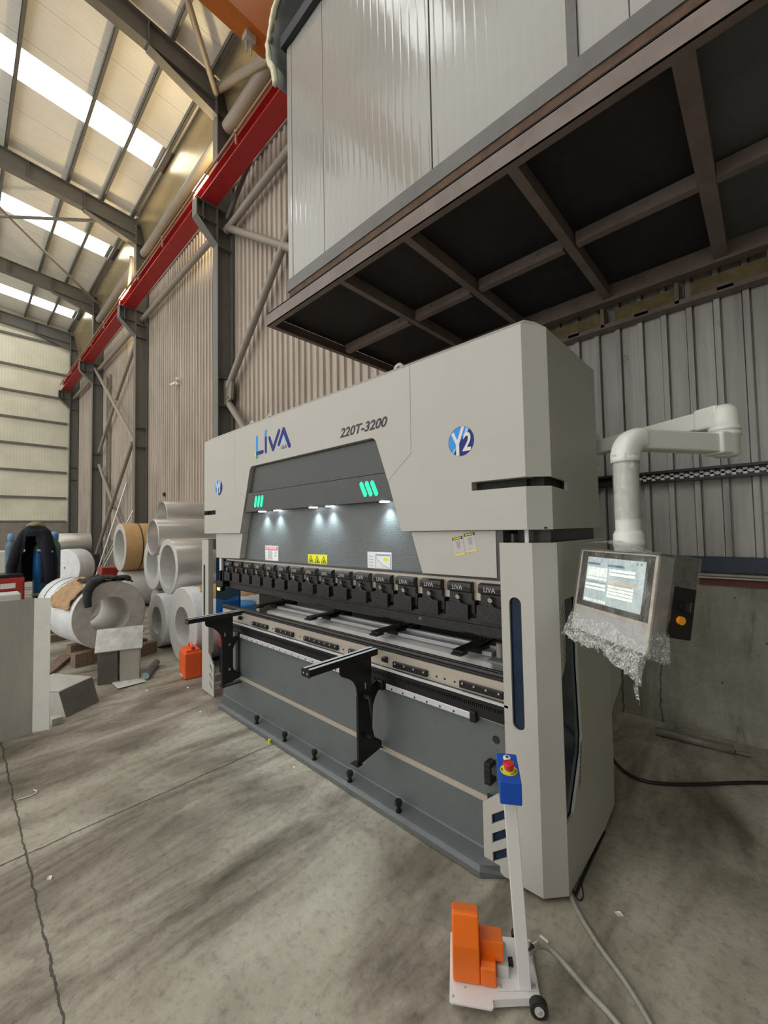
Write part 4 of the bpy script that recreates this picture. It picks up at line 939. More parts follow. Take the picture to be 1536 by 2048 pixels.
Lf = [(-4.49, 1.615), (-4.49, .024), (-4.205, .010), (-4.205, .318), (-4.327, .430), (-4.327, 1.615)]
holL = [capsule((-4.43, .80), (-4.43, 1.33), .022)] + [slot_par(-4.30, z, -4.235, z - .055, .035) for z in (.30, .21, .12)]
build('column_front_panel', MB().prism(Lf, 'xz', 1.85, 1.862, holes=holL).prism([(-4.332, .43), (-4.327, .43), (-4.327, 1.615), (-4.332, 1.615)], 'xz', 1.862, 1.90), cream, pb)
build_each('column_window', MB().box(-4.47, -4.34, 1.866, 1.870, .75, 1.37).box(-4.31, -4.22, 1.866, 1.870, .05, .36), blueglass, pb)
build('column_side_panel', MB().prism([(1.94, .024), (2.7, .024), (2.7, 1.62), (1.94, 1.62)], 'yz', -4.575, -4.565, holes=[[(1.99, .10), (2.62, .10), (2.62, 1.50), (1.99, 1.50)]]), cream, pb)
bw = build('column_side_window', MB().box(-4.326, -4.322, 1.93, 2.20, .80, 1.58), bluewin, pb)
build('window_edge', MB().box(-4.327, -4.320, 2.19, 2.205, .80, 1.58), bluep, pb)
l2 = MB()
for k in range(9): l2.prism([(1.95, 1.12 + k * .035), (2.03, 1.17 + k * .035), (2.03, 1.18 + k * .035), (1.95, 1.13 + k * .035)], 'yz', -4.3225, -4.3195)
build('louvre_slots', l2, blueglass, bw)
# back gauge
bgx = build('gauge_beam', MB().box(-3.55, -1.15, 2.06, 2.20, .82, .940), satin, pb, bev=.03, seg=3)
build('gauge_guide_rail', MB().box(-3.5, -1.2, 2.145, 2.235, .948, .972).box(-3.5, -1.2, 2.235, 2.265, .948, .985), alu, bgx, bev=.002)
build('gauge_beam_end', MB().box(-1.20, -1.04, 2.08, 2.22, .78, .95), mat('grey_casting', (.25, .255, .255), .5), pb, bev=.01)
for x, ang in ((-3.525, 0), (-2.715, 0), (-1.972, 0), (-1.312, 0)):
    f = build('gauge_finger', MB().prism([(x - .034, 1.965), (x + .034, 1.965), (x + .042, 2.34), (x - .042, 2.34)], 'xy', .992, 1.006).prism([(x - .034, 1.945), (x + .034, 1.945), (x + .034, 2.02), (x - .034, 2.02)], 'xy', .980, .991), black, pb, bev=.001)
    build('finger_carriage', MB().box(x - .05, x + .05, 2.13, 2.33, .955, .991).box(x - .02, x + .09, 2.25, 2.35, .93, 1.0), black, f, bev=.003)
    build_each('finger_hole', MB().cyl((x - .012, 2.03, 1.006), (x - .012, 2.03, 1.0065), .008, n=10).cyl((x + .012, 2.05, 1.006), (x + .012, 2.05, 1.0065), .008, n=10).cyl((x - .008, 2.12, 1.006), (x - .008, 2.12, 1.0065), .009, n=10).cyl((x + .014, 2.14, 1.006), (x + .014, 2.14, 1.0065), .009, n=10), seamm, f)
    build_each('finger_screw', MB().cyl((x - .01, 2.24, 1.006), (x - .01, 2.24, 1.026), .009, n=8).cyl((x + .012, 2.24, 1.006), (x + .012, 2.24, 1.022), .007, n=8), black, f)
build('gauge_motor', MB().cyl((-1.16, 2.17, .95), (-1.16, 2.17, 1.03), .02), palepipe, pb)
build('rear_cross_member', MB().box(-4.3, -1.02, 2.84, 2.90, .55, .85), hammer, pb)
build('rear_panel', MB().box(-4.29, -3.3, 2.88, 2.90, .86, 1.35), cream, pb)
build('rear_bracket', MB().box(-3.78, -3.75, 2.36, 2.40, .30, 1.45), hammer_dark, pb)
build('rear_ram_plate', MB().box(-3.2, -1.6, 2.60, 2.66, 1.16, 1.66), hammer, pb)

# sheet supports on the front rail
def sheet_support(xp, ax0, ax1, label, left):
    t = thing('sheet_support', (xp, 1.6, .3), label, 'support arm', 'front sheet supports')
    # extruded arm
    a = MB(); ya, yb = (1.325, 1.845) if not left else (1.400, 1.905)
    a.box(ax0, ax1, ya, yb, .908, .938)
    a.box(ax0, ax0 + .020, ya, yb, .938, .946); a.box(ax1 - .020, ax1, ya, yb, .938, .946)
    arm = build('arm', a, black, t, bev=.002)
    build_each('arm_top_edge', MB().box(ax0 + .001, ax0 + .024, ya + .003, yb, .9462, .9475).box(ax1 - .024, ax1 - .001, ya + .003, yb, .9462, .9475), alu, arm)
    build('arm_end_cap', MB().box(ax0 - .002, ax1 + .002, ya - .006, ya - .0005, .905, .946), black, arm)
    build_each('end_screw', MB().cyl((ax0 + .018, ya - .006, .925), (ax0 + .018, ya - .008, .925), .005, n=8).cyl((ax1 - .018, ya - .006, .925), (ax1 - .018, ya - .008, .925), .005, n=8), etched, arm)
    if not left:
        pl = [(1.535, .907), (1.785, .907), (1.788, .74), (1.800, .74)]
        up = [(1.535, .907), (1.535, .865), (1.548, .850), (1.600, .825), (1.640, .795), (1.662, .755), (1.670, .700), (1.670, .330), (1.785, .330), (1.785, .907)]
    else:
        up = [(1.552, .907), (1.552, .872), (1.566, .852), (1.620, .830), (1.660, .795), (1.690, .755), (1.702, .700), (1.702, .300), (1.81, .300), (1.81, .907)]
    build('upright_plate', MB().prism(up, 'yz', xp - .006, xp + .004), black, t, bev=.001)
    y1 = 1.882
    b_ = [(1.672 if not left else 1.702, .700), (y1 - .02, .755 if not left else .715), (y1 - .012, .755 if not left else .715), (y1 - .012, .700), (1.825, .645), (1.800, .590), (1.797, .47), (1.815, .41), (1.868, .372), (1.878, .36), (1.878, .325), (1.672 if not left else 1.702, .290)]
    bp = build('lower_bracket', MB().prism(b_, 'yz', xp - .016, xp - .007), black, t, bev=.001)
    c2 = [(p[0], p[1]) for p in b_]
    if left:
        build('lower_bracket_front', MB().prism(b_, 'yz', xp + .005, xp + .013), black, t, bev=.001)
        build_each('clamp_bolt', MB().cyl((xp + .013, 1.765, .655), (xp + .026, 1.765, .655), .012, n=6, smooth=False).cyl((xp + .013, 1.765, .43), (xp + .026, 1.765, .43), .012, n=6, smooth=False), chrome, t)
        build('bracket_flange', MB().box(xp - .05, xp + .02, 1.70, 1.88, .275, .286), blackox, t)
        build('back_plate', MB().box(xp - .10, xp - .02, 1.845, 1.878, .33, .70), mat('shaded_grey_plate', (.20, .205, .205), .5), t, bev=.01)  # back plate grey has shade put into its colour
    else:
        build('bracket_flange', MB().box(xp - .06, xp + .004, 1.66, 1.70, .292, .298), black, t)
        hd = MB().cyl((xp + .004, 1.722, .690), (xp + .055, 1.722, .690), .013).tube([(xp + .05, 1.722, .690), (xp + .058, 1.724, .640), (xp + .062, 1.727, .570)], [.013, .012, .004], 10)
        build('clamp_lever', hd, blackox, t)
        build('clamp_knob', MB().cyl((xp + .004, 1.735, .450), (xp + .045, 1.735, .450), .012), blackox, t)
    build('slot_mark', MB().box(xp + .004, xp + .006, 1.728, 1.736, .730, .765), etched, t)
    build('rail_carriage', MB().box(xp - .03, xp + .035, 1.845, 1.880, .69, .752), black, t, bev=.008)
    build('roller', MB().cyl((xp + .035, 1.86, .885), (xp + .06, 1.86, .885), .018, n=14), black, t)
    build('lower_roller', MB().cyl((xp - .01, 1.876, .322), (xp + .012, 1.876, .322), .011), chrome, t)
    return t
sheet_support(-1.83, -1.895, -1.825, 'black sheet support arm with a clamping lever, halfway along the press bed', False)
sheet_support(-3.70, -3.745, -3.665, 'black sheet support arm with silver hex bolts, at the drum end of the press bed', True)
def lower_rail(x0, x1, label):
    t = thing('linear_guide', ((x0 + x1) / 2, 1.87, .70), label, 'guide rail', 'bright guide rails on the bed front')
    build('guide_bar', MB().box(x0, x1, 1.858, 1.8895, .703, .738), chrome if False else alu, t, bev=.003)
    h_ = MB(); n_ = int((x1 - x0) / .09)
    for k in range(n_): h_.cyl((x0 + .05 + k * .09, 1.858, .715), (x0 + .05 + k * .09, 1.8565, .715), .006, n=8)
    build_each('bolt_hole', h_, seamm, t)
    build('end_stop', MB().box(x1, x1 + .035, 1.848, 1.885, .695, .752), black, t, bev=.004)
lower_rail(-1.775, -1.172, 'bright linear guide rail right of the middle support arm')
lower_rail(-3.66, -1.90, 'bright linear guide rail between the two support arms')
build('bed_handle', MB().box(-1.055, -1.035, 1.83, 1.889, .555, .575), black, pb) if False else None
tag(build('edge_clip', MB().box(-2.99, -2.975, 1.755, 1.772, .0, .03), yellow), 'tiny yellow tag at the foot of the press brake base', 'tag')
hx = MB().box(-1.085, -1.05, 1.83, 1.8885, .505, .53).box(-1.085, -1.05, 1.83, 1.8885, .425, .45).box(-1.085, -1.05, 1.83, 1.848, .45, .505)
build('bed_handle', hx, black, pb, bev=.003)

# ------------------------------------------------------------------ CONTROL PENDANT
pn = thing('control_pendant', (-0.44, 1.98, 1.28), 'film-wrapped control pendant with a lit screen on a pale swivel arm', 'control panel')
A_ = Vector((.795, -.607, 0)).normalized(); N0 = Vector((-.607, -.795, 0)).normalized()
TR = Vector((-.285, 1.695, 1.594)); TL = TR - A_ * .42
TL.z = TR.z = 1.588
tilt = math.radians(11)
UP = (Vector((0, 0, 1)) * math.cos(tilt) - N0 * math.sin(tilt)).normalized(); NN = A_.cross(UP).normalized()
if NN.dot(N0) < 0: NN = -NN
O_ = TL - UP * .345            # lower left of the face
def pt(u, v, d=0.0): return O_ + A_ * u + UP * v + NN * d
def pbox(mb, u0, u1, v0, v1, d0, d1):
    return mb.obox(pt((u0 + u1) / 2, (v0 + v1) / 2, (d0 + d1) / 2), (A_, UP, NN), ((u1 - u0) / 2, (v1 - v0) / 2, (d1 - d0) / 2))
W_, H_ = .42, .345
hs = build('housing', pbox(MB(), 0, W_, 0, H_, -.062, -.004), pendbody, pn, bev=.004)
tm = MB(); pbox(tm, 0, .009, 0, H_, -.006, .004); pbox(tm, W_ - .012, W_, 0, H_, -.006, .004); pbox(tm, 0, W_, H_ - .005, H_, -.006, .004); pbox(tm, .009, W_ - .012, .088, .105, -.004, .003)
build('face_trim', tm, pendtrim, pn, bev=.001)
build('screen_bezel', pbox(MB(), .009, W_ - .012, .105, H_ - .005, -.004, .001), bezel, pn)
build('lower_panel', pbox(MB(), .009, W_ - .012, .0, .088, -.004, .001), alu, pn)
S0, S1, V0, V1 = .048, .368, .128, .318
sc_ = build('screen', pbox(MB(), S0, S1, V0, V1, .001, .002), screenm, pn)
sw, sh = S1 - S0, V1 - V0
def su(a, b, c, d, d0=.002, mb=None): return pbox(mb or MB(), S0 + a * sw, S0 + b * sw, V0 + c * sh, V0 + d * sh, d0, d0 + .0004)
mb = MB()
for c, d in ((.58, .78), (.50, .565), (.36, .42), (.28, .345)): su(.02, .40, c, d, mb=mb)
for c, d in ((.72, .78), (.64, .70), (.385, .44), (.32, .375), (.25, .31), (.18, .24)): su(.44, .86, c, d, mb=mb)
for k in range(9): su(.02 + k * .047, .055 + k * .047, .02, .08, mb=mb)
build('screen_fields', mb, screenrow, sc_)
build('screen_headers', su(.40, .68, .82, .87, mb=su(.01, .25, .83, .88, mb=MB())), screenbar, sc_)
build('screen_highlight_row', su(.44, .86, .485, .515), screenor, sc_)
mb = MB()
for c in (.44, .35, .275): su(.02, .40, c, c + .012, mb=mb)
for c in (.71, .63, .45, .378, .312, .245, .175): su(.44, .86, c, c + .008, mb=mb)
su(.255, .262, .5, .78, mb=mb); su(.26, .27, .93, .98, mb=mb); su(.02, .04, .94, .96, mb=mb)
for k in range(2): su(.86 + k * .06, .89 + k * .06, .91, .96, mb=mb)
build('screen_lines', mb, screenline, sc_)
kb = build('rear_box', pbox(MB(), W_ - .06, W_ + .004, .07, H_ + .012, -.16, -.060), black, pn, bev=.004)
kp = pt(W_ + .004, .185, -.115)
build('selector_knob', MB().cyl(kp, kp + A_ * .012, .020).obox(kp + A_ * .022, (A_, UP, NN), (.012, .018, .007)), black, kb, bev=.002)
kp = pt(W_ + .004, .135, -.105)
build('orange_button', MB().cyl(kp, kp + A_ * .010, .0145, n=20), knobor, kb)
# arm
px, py = -0.444, 1.985
build('lower_collar', MB().lathe((px, py, 1.585), (0, 0, 1), [(0, .055), (.02, .058), (.022, .060), (.045, .060), (.047, .058), (.07, .058), (.088, .050), (.09, 0)], 28), pendm, pn)
build('post', MB().cyl((px, py, 1.665), (px, py, 1.99), .048, n=28), pendm, pn)
D2 = Vector((.52, .855, 0)).normalized(); D1 = Vector((-.856, .517, 0)).normalized(); SD = Vector((-D2.y, D2.x, 0))
Ez = Vector((0, 0, 1))
P0 = Vector((px, py, 2.035)); PE = P0 + D2 * .585
def elbow(p, d, zs, name):
    # rounded corner housing: turns from vertical to direction d
    mb = MB(); rings = []; nseg = 8; n = 20
    for i in range(nseg + 1):
        t = PI / 2 * i / nseg
        c = p + d * (.072 * (1 - math.cos(t))) * 1 + Ez * zs * (.085 * math.sin(t) - .05)
        dirv = (d * math.sin(t) + Ez * zs * math.cos(t)).normalized(); s_ = d.cross(Ez); n2 = dirv.cross(s_)
        rings.append([c + (s_ * math.cos(2 * PI * k / n) * abs(math.cos(2 * PI * k / n)) ** -.25 * .98 + n2 * math.sin(2 * PI * k / n) * (abs(math.sin(2 * PI * k / n)) + 1e-6) ** -.25) * .053 for k in range(n)])
    vs_ = [q for r in rings for q in r]
    mb.add(vs_, [(i * n + k, i * n + (k + 1) % n, (i + 1) * n + (k + 1) % n, (i + 1) * n + k) for i in range(nseg) for k in range(n)], True)
    mb.add(rings[0], [list(range(n))]); mb.add(rings[-1], [list(range(n))])
    return mb
build('lower_elbow', elbow(P0 + Ez * -.005, D2, 1, 'e'), pendm, pn)
build('elbow_band', MB().lathe((px, py, 1.965), (0, 0, 1), [(0, .052), (.004, .056), (.020, .056), (.024, .052)], 28), pendm, pn)
build('lower_arm', MB().obox((P0 + D2 * .07 + PE - D2 * .03) / 2 + Ez * .030, (D2, SD, Ez), (.26, .040, .044)), pendm, pn, bev=.010, seg=3)
mb = MB().lathe((PE.x, PE.y, 2.005), (0, 0, 1), [(0, 0), (0, .04), (.012, .055), (.095, .056), (.098, .062), (.115, .062), (.117, .056), (.121, .056), (.123, .062), (.140, .062), (.142, .056), (.20, .056), (.225, .050), (.245, .032), (.252, 0)], 28)
build('swivel_joint', mb, pendm, pn)
build('joint_block', MB().obox(PE - D2 * .045 + Ez * .030, (D2, SD, Ez), (.045, .053, .052)).obox(PE + D1 * .05 + Ez * .165, (D1, D1.cross(Ez), Ez), (.055, .053, .052)), pendm, pn, bev=.012, seg=3)
PW = PE + D1 * .80
build('upper_arm', MB().obox((PE + D1 * .09 + PW) / 2 + Ez * .165, (D1, D1.cross(Ez), Ez), (.36, .040, .044)), pendm, pn, bev=.010, seg=3)
build('wall_bracket', MB().box(PW.x - .12, PW.x + .02, PW.y - .1, PW.y + .06, 2.10, 2.30), pendm, pn, bev=.005)
# stretch film around the pendant
def film_fn(u, v):
    # loop around the housing, v from top to bottom
    per = [(-.006, .008), (W_ + .006, .008), (W_ + .006, -.066), (-.006, -.066)]
    k = u * 4 % 4; i = int(k) % 4; f = k - int(k)
    a, b = per[i], per[(i + 1) % 4]
    uu, dd = a[0] + (b[0] - a[0]) * f, a[1] + (b[1] - a[1]) * f
    nn = noise.noise(Vector((uu * 14, dd * 20, v * 5)))
    low = max(0, v - .70) / .30
    n2 = noise.noise(Vector((uu * 40, dd * 40, v * 20))) * low
    bot = .050 + .045 * noise.noise(Vector((uu * 11, dd * 11, 2))) + .05 * max(0, 1 - abs(uu - W_) / .12)
    if dd < -.01: bot = min(bot, .02 + .03 * abs(noise.noise(Vector((dd * 60, uu * 30, 2)))))
    vv = H_ + .008 - v * (H_ + bot)
    out = low * .035 * (1 if dd > -.02 else -.6)
    return pt(uu + nn * .005 + n2 * .008, vv + nn * .004 + n2 * .006, dd + nn * .005 + out + n2 * .010)
build('stretch_film', MB().grid(lambda u, v: film_fn(u, v * .74), 88, 16), film, pn, closed=False)
build('crumpled_film', MB().grid(lambda u, v: film_fn(u, .74 + v * .26), 120, 14), crumple, pn, closed=False)
def film_box(u, v):
    a = u * PI
    return pt(W_ - .03 + .05 * math.sin(v * PI * .5), H_ + .016 - u * .20 + .008 * noise.noise(Vector((u * 9, v * 9, 1))), -.06 - .11 * v + .006 * noise.noise(Vector((u * 12, v * 12, 5))))
build('rear_box_film', MB().grid(lambda u, v: pt(W_ + .008 + .003 * noise.noise(Vector((u * 12, v * 12, 1))), H_ + .014 - v * .11, -.062 - u * .099), 14, 18), film, pn, closed=False)
tl = MB()
def ftop(u, v):
    uu = -.006 + u * (W_ + .01); dd = .010 - v * .085
    p = pt(uu, H_ + .010, dd); r = (Vector((p.x, p.y, 0)) - Vector((px, py, 0))).length
    p.z += max(0, .065 - r * .28) + .006 * noise.noise(Vector((uu * 22, dd * 30, 4)))
    return p
tl.grid(ftop, 40, 12)
build('film_top', tl, crumple, pn, closed=False)
rag = MB()
for k in range(26):
    u = .01 + (k / 26.0) * (W_ - .02); ln = .02 + .03 * random.random()
    if u > .33: ln += .03
    p = pt(u, -.015, .020); q = p + NN * (.02 * random.random()) - Ez * ln + A_ * .02 * (random.random() - .5)
    s_ = A_ * (.006 + .012 * random.random())
    rag.add([p - s_, p + s_, q + s_ * .5, q - s_ * .7], [(0, 1, 2, 3)])
p = pt(W_ - .035, -.03, .01)
for k in range(5):
    q = p - Ez * (.06 + .025 * k) + A_ * .012 * math.sin(k * 2.1); s_ = A_ * (.014 - .002 * k) + NN * .004 * (-1) ** k
    p2 = p - Ez * .03 * k + A_ * .01 * math.sin(k * 1.7)
    rag.add([p2 - s_, p2 + s_, q + s_ * .6, q - s_ * .6], [(0, 1, 2, 3)])
build('film_tatters', rag, crumple, pn, closed=False)
def film_post(u, v):
    a = 2 * PI * u; r = .052 + .008 * noise.noise(Vector((math.cos(a) * 2, math.sin(a) * 2, v * 7)))
    return (px + r * math.cos(a), py + r * math.sin(a), 1.72 + v * .28)
build('post_film', MB().grid(film_post, 24, 16), film, pn, closed=False)

# ------------------------------------------------------------------ FOOT PEDAL STATION
fp = thing('foot_pedal_station', (-0.76, 1.38, 0), 'white foot pedal station with orange guard and blue emergency stop box', 'foot pedal')
A0 = Vector((-.885, 1.22, 0)); U_ = Vector((.83, .55, 0)).normalized(); V_ = Vector((-.55, .83, 0)).normalized()
def L(u, v, z): return A0 + U_ * u + V_ * v + Vector((0, 0, z))
def lbox(mb, u0, u1, v0, v1, z0, z1): return mb.obox(L((u0 + u1) / 2, (v0 + v1) / 2, (z0 + z1) / 2), (U_, V_, Ez), ((u1 - u0) / 2, (v1 - v0) / 2, (z1 - z0) / 2))
def lprism(mb, poly, plane, a, b):
    t_ = MB().prism(poly, plane, a, b)
    mb.add([L(*v) for v in t_.v], t_.f); return mb
def T(mb): mb.v = [L(*v) for v in mb.v]; return mb
pl = MB().prism([(.006, 0), (.143, 0), (.150, .006), (.150, .03), (.315, .063), (.315, .27), (.165, .262), (.155, .25), (0, .25), (0, .006)], 'xy', .034, .040)
pl.prism([(.150, .03), (.315, .063), (.315, .066), (.150, .033)], 'xy', .014, .034)
build('base_plate', T(pl), whitep, fp)
build_each('plate_screw', T(MB().cyl((.012, .02, .040), (.012, .02, .042), .004, n=8).cyl((.055, .055, .040), (.055, .055, .0415), .004, n=8).cyl((.16, .235, .04), (.16, .235, .044), .006, n=8)), etched, fp)
sp = MB().prism([(.168, .058), (.31, .082), (.31, .25), (.168, .23)], 'xy', .041, .045)
build('post_foot_plate', T(sp), whitep, fp)
build_each('foot_plate_screw', T(MB().cyl((.178, .072, .045), (.178, .072, .050), .006, n=8).cyl((.300, .092, .045), (.300, .092, .050), .006, n=8).cyl((.300, .235, .045), (.300, .235, .050), .006, n=8)), etched, fp)
gd = MB()
gd.prism([(.065, .042), (.065, .168), (.098, .255), (.112, .256), (.170, .235), (.20, .15), (.20, .042)], 'yz', .012, .110)
g1 = build('pedal_guard', T(gd), orange, fp, bev=.006, seg=3)
gd = MB().prism([(.065, .042), (.065, .102), (.085, .112), (.20, .108), (.215, .095), (.215, .042)], 'yz', .1105, .168)
build('pedal_guard_side', T(gd), orange, fp, bev=.006, seg=3)
gd = MB().prism([(.105, .095), (.105, .165), (.190, .142), (.225, .098)], 'yz', .1105, .198)
build('pedal', T(gd), orange, fp, bev=.005, seg=2)
build('switch_body', T(MB().box(.170, .215, .10, .20, .042, .085)), alu, fp, bev=.006)
build('plate_wedge', T(MB().prism([(.20, .150), (.235, .145), (.235, .175), (.20, .168)], 'xy', .041, .055)), black, fp)
tp0 = Vector((-.716, 1.447, .046)); tp1 = Vector((-.735, 1.412, .735))
ax = (tp1 - tp0).normalized(); s1 = (U_ - ax * U_.dot(ax)).normalized(); s2 = ax.cross(s1)
build('post', MB().obox((tp0 + tp1) / 2, (s1, s2, ax), (.022, .022, (tp1 - tp0).length / 2)), whitep, fp, bev=.002)
bc = tp1 + ax * .045
VB = Vector((-.53, .848, 0)).normalized(); UB = Vector((.848, .53, 0)).normalized()
bx = MB()
p_ = [(-.080, 0), (.080, 0), (.080, .092), (-.080, .078)]
cz = Vector((tp1.x, tp1.y, .733))
bx.add([cz + UB * s + VB * (v) + Ez * z for s, V in ((-.037, 0), (.037, 0)) for v, z in p_], [(3, 2, 1, 0), (4, 5, 6, 7), (0, 1, 5, 4), (1, 2, 6, 5), (2, 3, 7, 6), (3, 0, 4, 7)])
eb = build('stop_button_box', bx, bluep, fp, bev=.004)
recalc(eb)
nt_ = Vector((0, 0, 1)) - VB * .0875; nt_.normalize()
def top(v, u=0): return cz + VB * v + UB * u + Ez * (.078 + (v + .080) * .0875)
build('yellow_disc', MB().cyl(top(-.018), top(-.018) + nt_ * .002, .030, n=32), yellow, eb)
build('stop_button', MB().lathe(top(-.018), nt_, [(.002, .012), (.008, .0155), (.017, .0165), (.021, .0195), (.025, .0205), (.0275, .0195), (.0285, .017), (.029, 0)], 28), redp, eb)
build('button_neck', MB().cyl(top(-.018), top(-.018) + nt_ * .006, .016, n=24), palepipe, eb)
dm = MB(); VT = (VB + Ez * .0875).normalized()
for i, an in enumerate([-75, -62, -49, -36, -23, -10, 3, 170, 183, 196]):
    t_ = math.radians(an); rr_ = (UB * math.cos(t_) + VT * math.sin(t_)); tt_ = (-UB * math.sin(t_) + VT * math.cos(t_))
    dm.obox(top(-.018) + nt_ * .0022 + rr_ * .0245, (tt_, rr_, nt_), (.0018, .0028, .0003))
build('disc_marks', dm, ink, eb)
build('reset_button', MB().lathe(top(.048), nt_, [(0, .014), (.005, .014), (.006, .011), (.006, 0)], 24), whitep, eb)
build('reset_centre', MB().cyl(top(.048) + nt_ * .005, top(.048) + nt_ * .008, .005, n=14), ink, eb)
for nm, (u, v) in (('front', (.305, .040)), ('back', (.275, .285))):
    c0 = L(u, v, .030); dv = V_ * (-.012 if v < .1 else .012)
    wh = build('wheel', MB().cyl(c0 - dv, c0 + dv, .030, n=24), rubber, fp, bev=.003)
    build('wheel_hub', MB().cyl(c0 + dv * (1 if v < .1 else 1), c0 + dv * 1.25, .016, n=18), alu, wh)
    build('wheel_bolt', MB().cyl(c0 + dv * 1.2, c0 + dv * 1.6, .007, n=6), etched, wh)
gl = L(.322, .195, .075)
build('cable_gland', MB().cyl(L(.29, .18, .075), L(.315, .20, .075), .016, n=6, smooth=False).cyl(L(.315, .20, .075), L(.335, .217, .072), .013, n=12).cyl(L(.300, .19, .09), L(.300, .19, .11), .006, n=8), chrome, fp)
def cable(pts, r, m, label, name='cable'):
    # smooth the polyline
    P = [Vector(p) for p in pts]; out = []
    for i in range(len(P) - 1):
        a, b, c, d = P[max(i - 1, 0)], P[i], P[i + 1], P[min(i + 2, len(P) - 1)]
        for k in range(8):
            t = k / 8
            out.append(0.5 * ((2 * b) + (c - a) * t + (2 * a - 5 * b + 4 * c - d) * t * t + (3 * b - a - 3 * c + d) * t ** 3))
    out.append(P[-1])
    return tag(build(name, MB().tube(out, r, 10), m), label, 'cable')
e0 = L(.335, .217, .072)
cable([e0, e0 + Vector((.04, .03, -.012)), (-.600, 1.610, .035), (-.545, 1.607, .012), (-.446, 1.573, .012), (-.33, 1.50, .012), (-.2, 1.38, .012)], .011, cable_grey, 'grey braided cable curving from the foot pedal gland across the floor')
cable([(-.775, 2.05, .014), (-.741, 1.978, .011), (-.67, 1.895, .011), (-.565, 1.805, .011), (-.462, 1.735, .011), (-.367, 1.651, .011), (-.22, 1.50, .011)], .010, cable_grey, 'straighter grey cable running out from under the machine column')
cable([(-.95, 3.40, .012), (-.883, 3.272, .012), (-.79, 3.175, .012), (-.682, 3.145, .012), (-.568, 3.202, .012), (-.402, 3.344, .012), (-.083, 3.65, .012), (.5, 4.1, .012)], .011, cable_black, 'black cable curving over the floor behind the press brake')
cable([(-.735, 2.0, .01), (-.70, 1.97, .006), (-.69, 2.0, .012), (-.715, 2.05, .03)], .003, cable_black, 'short black wire end at the foot of the machine column', 'wire')
cable([(-.72, 1.99, .006), (-.728, 2.2, .005), (-.735, 2.5, .005)], .006, cable_black, 'black hose lying along the foot of the machine side panel', 'hose')
tag(build('steel_pipe', MB().lathe((-.74, 3.915, .032), (.49, .042, 0), [(0, 0), (0, .030), (.48, .031), (.48, .026), (.40, .026), (.40, 0)], 16), pipem), 'dirty steel pipe lying beside the concrete wall', 'pipe')
tag(build('pipe_stub', MB().cyl((-.258, 3.96, .02), (-.17, 3.985, .016), .014, n=10), pipem), 'thin rod end poking out past the steel pipe on the floor', 'rod')
tag(build('paper_stub', MB().cyl((-.761, 1.694, .006), (-.726, 1.690, .006), .0055, n=10), cigm), 'small white paper stub on the floor behind the foot pedal', 'scrap')
def scrap(x, y, s, lab, m=cigm):
    mb = MB().add([(x - s, y, .003), (x, y - s * .5, .008), (x + s, y + s * .2, .004), (x, y + s * .6, .01), (x - s, y, .001), (x, y - s * .5, .001), (x + s, y + s * .2, .001), (x, y + s * .6, .001)], [(0, 1, 2, 3), (7, 6, 5, 4), (0, 4, 5, 1), (1, 5, 6, 2), (2, 6, 7, 3), (3, 7, 4, 0)])
    tag(build('paper_scrap', mb, m), lab, 'scrap')
scrap(-.55, 2.02, .018, 'curled pale scrap on the floor right of the machine column')
scrap(-2.55, 1.70, .012, 'tiny white scrap at the edge of the press base')
scrap(-3.98, 1.62, .02, 'white scrap by the left corner of the press base')
scrap(-4.7, 1.78, .02, 'white paper bit left of the orange canister')
scrap(-4.95, 1.45, .025, 'pale scrap on the floor in front of the foot of the coils')
scrap(-2.66, .35, .02, 'pale chip beside the floor joint, nearest the camera')
cable([(-3.578, .303, .005), (-3.567, .352, .005), (-3.57, .39, .005), (-3.603, .401, .005), (-3.632, .389, .005)], .004, cigm, 'bent piece of white cord on the floor joint', 'cord')

# ------------------------------------------------------------------ COILS AND STORES ON THE LEFT
def coil(c, axis, R, r, Ln, m_out, m_face, label, marks=None, group='metal coils', bands=0, faceinset=.0):
    c = Vector(c); ax = Vector(axis).normalized()
    t = thing('metal_coil', (c.x, c.y, c.z - R), label, 'coil', group)
    build('outer_wrap', MB().lathe(c, ax, [(.004, R - .004), (.012, R), (Ln - .012, R), (Ln, R - .004)], 48), m_out, t)
    ridges = [(0.004 if i % 2 else 0.0, r + .004 + (R - .008 - r) * i / 14) for i in range(15)]
    build('end_face', MB().lathe(c, ax, ridges + [(.004, R - .004)], 48), m_face, t)
    build('end_face', MB().lathe(c + ax * Ln, ax, [(0, R - .004), (0, r)], 48), m_face, t)
    build('bore', MB().lathe(c, ax, [(0, r + .004), (.01, r), (Ln - .01, r), (Ln, r + .004)], 40), m_face, t)
    for k in range(bands):
        q = c + ax * (Ln * (k + 1) / (bands + 1) if bands > 1 else Ln * .27)
        build('strap', MB().lathe(q, ax, [(-.012, R + .001), (-.012, R + .004), (.012, R + .004), (.012, R + .001)], 48), strapm, t)
    return t
Yx = (0, 1, 0)
coil((-5.60, 2.05, .492), Yx, .49, .235, 1.1, wrapwhite, coilgrey, 'white-wrapped coil on the floor behind the orange canister')
gc = [o for o in C.objects if o.name.startswith('metal_coil')][0]
tp_ = MB().grid(lambda u, v: (-5.60 + .497 * math.cos(.75 + u * .85 + .12 * noise.noise(Vector((v * 5, 1, 0)))), 2.22 + v * .8 + .10 * noise.noise(Vector((u * 6, 2, 0))), .492 + .497 * math.sin(.75 + u * .85 + .12 * noise.noise(Vector((v * 5, 1, 0))))), 14, 14)
build('torn_paper_wrap', tp_, kraft, gc, closed=False)
coil((-6.72, 2.10, .392), Yx, .39, .20, 1.1, wrapwhite, coilgrey, 'white-edged coil on the floor with a dark bore, right of the cloth-draped coil')
